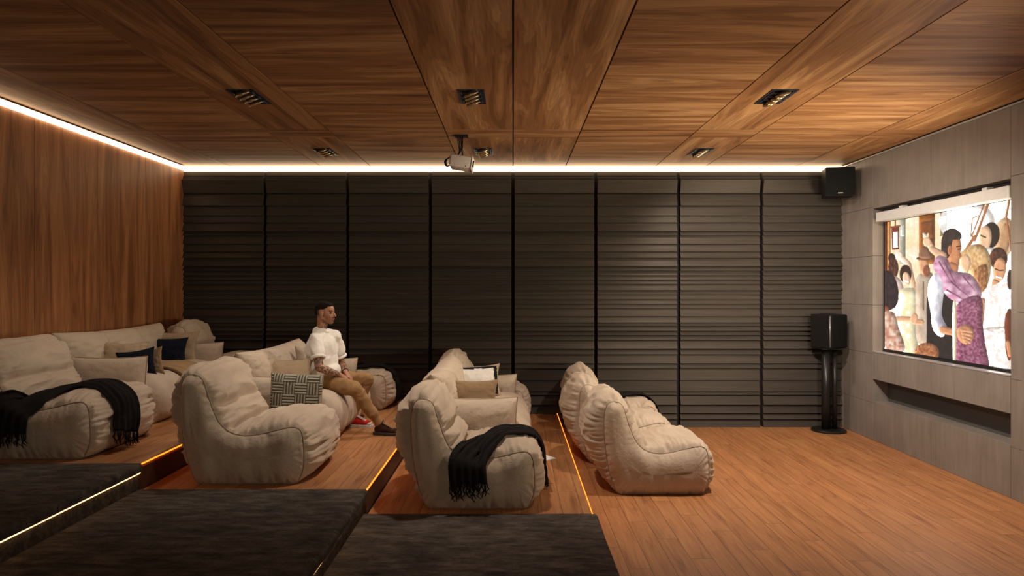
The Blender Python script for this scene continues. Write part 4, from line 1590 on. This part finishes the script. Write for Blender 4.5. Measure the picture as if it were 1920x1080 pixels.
# his vest, shirt and trousers
put(smp([(320, 640), (345, 560), (400, 510), (445, 560), (455, 700), (455, 800), (450, 950), (330, 950), (318, 760)]), '1a1114')
tex(smp([(335, 545), (385, 505), (420, 545), (400, 640), (395, 730), (420, 790), (395, 835), (350, 800), (335, 700), (322, 620)]), 'b9b4c4', 'fbf6f8', 14, 30, 14)
line(400, 800, 470, 815, 20, 'cf8f66', 17)
# her blouse, arm round his neck and skirt
line(310, 330, 345, 395, 13, 'efc49e', 16)
line(345, 395, 395, 430, 17, 'dfae8c', 24)
line(318, 335, 302, 318, 6, 'f3cca8')
line(322, 340, 325, 318, 5, 'f3cca8')
put(ellm(318, 358, 20, 24), 'edc09a')
tex(smp([(370, 430), (420, 440), (450, 500), (540, 520), (590, 590), (590, 640), (540, 670), (470, 660), (410, 620), (390, 540), (350, 490)]), '9a5f7c', 'e2bccb', 24, 18, 15)
for a in ((380, 460, 440, 560), (410, 470, 480, 600), (440, 560, 540, 640), (500, 530, 560, 600), (420, 600, 520, 655)):
    line(*a, 5, '85506a', 1)
tex(smp([(480, 660), (590, 630), (600, 760), (612, 860), (625, 1000), (470, 1000), (465, 760)]), '6a2e4a', 'b5748c', 8, 8, 16)
put(smp([(470, 800), (500, 775), (540, 780), (556, 830), (520, 870), (480, 850)]), 'c98a62')
for k in range(4):
    line(495 + k * 4, 800 + k * 16, 545 - k * 3, 808 + k * 18, 8, 'd79a74', 6)
    line(500 + k * 4, 809 + k * 16, 545 - k * 3, 817 + k * 18, 1.5, '8a5236')
put(smp([(448, 680), (468, 680), (465, 960), (450, 960)]), 'f6dfb4')
# child's curly head at the bottom
tex(ellm(318, 915, 62, 50), '8a4a2a', 'cf8c5c', 8, 8, 17)
# small tonal texture and slight softening
cv_ = cv_ + (vn(5, 5, 21)[..., None] - .5) * 0.07 + (vn(17, 17, 22)[..., None] - .5) * 0.06
k_ = np.pad(cv_, ((1, 1), (1, 1), (0, 0)), 'edge')
cv_ = np.clip((k_[:-2, 1:-1] + k_[2:, 1:-1] + k_[1:-1, :-2] + k_[1:-1, 2:] + cv_ * 2) / 6, 0, 1)
lin = np.where(cv_ <= 0.04045, cv_ / 12.92, ((cv_ + 0.055) / 1.055) ** 2.4)

# bright parts of the picture shine well beyond display white, as a lit screen does
lum_ = cv_.mean(axis=2)
hot = np.clip((lum_ - 0.90) / 0.13, 0, 1)
lin = lin * (1 + 11.0 * (hot * hot * (3 - 2 * hot)))[..., None]

GX = XR + .1105
gy0, gy1, gz0, gz1 = SY0 + .04, 7.935, 1.075, 2.542
NU, NV_ = 360, 260
verts, colr = [], []
for i in range(NU + 1):
    yy = gy1 + (gy0 - gy1) * i / NU
    # canvas column for this point, the canvas was laid out as seen obliquely from the seats
    o_ = 1280 * 4.3205 / yy
    px = (o_ + 962 - 1620) * 2.7
    t_ = min(max((px - 98) / 644, 0), 1.1)
    top_, bot_ = 262 - 112 * t_, 898 + 94 * t_
    for j in range(NV_ + 1):
        f_ = j / NV_
        zz = gz1 + (gz0 - gz1) * f_
        py = top_ + (bot_ - top_) * f_
        ci = int(min(max(px - 90, 0), CW - 1))
        ri = int(min(max(py - 130, 0), CHh - 1))
        verts.append((GX - so.x, yy - so.y, zz - so.z))
        colr += [*lin[ri, ci], 1.0]
faces = [(i * (NV_ + 1) + j, (i + 1) * (NV_ + 1) + j, (i + 1) * (NV_ + 1) + j + 1, i * (NV_ + 1) + j + 1) for i in range(NU) for j in range(NV_)]
pm = bpy.data.meshes.new('picture')
pm.from_pydata(verts, [], faces)
pa_ = pm.attributes.new('pic', 'FLOAT_COLOR', 'POINT')
pa_.data.foreach_set('color', colr)
m, nt, b = new_mat('lit screen picture')
at = nt.nodes.new('ShaderNodeAttribute')
at.attribute_name = 'pic'
setin(b, Base_Color=(0.02, 0.02, 0.02, 1), Roughness=0.8)
nt.links.new(at.outputs['Color'], b.inputs['Emission Color'])
b.inputs['Emission Strength'].default_value = 0.55
link('picture', pm, m, scr)
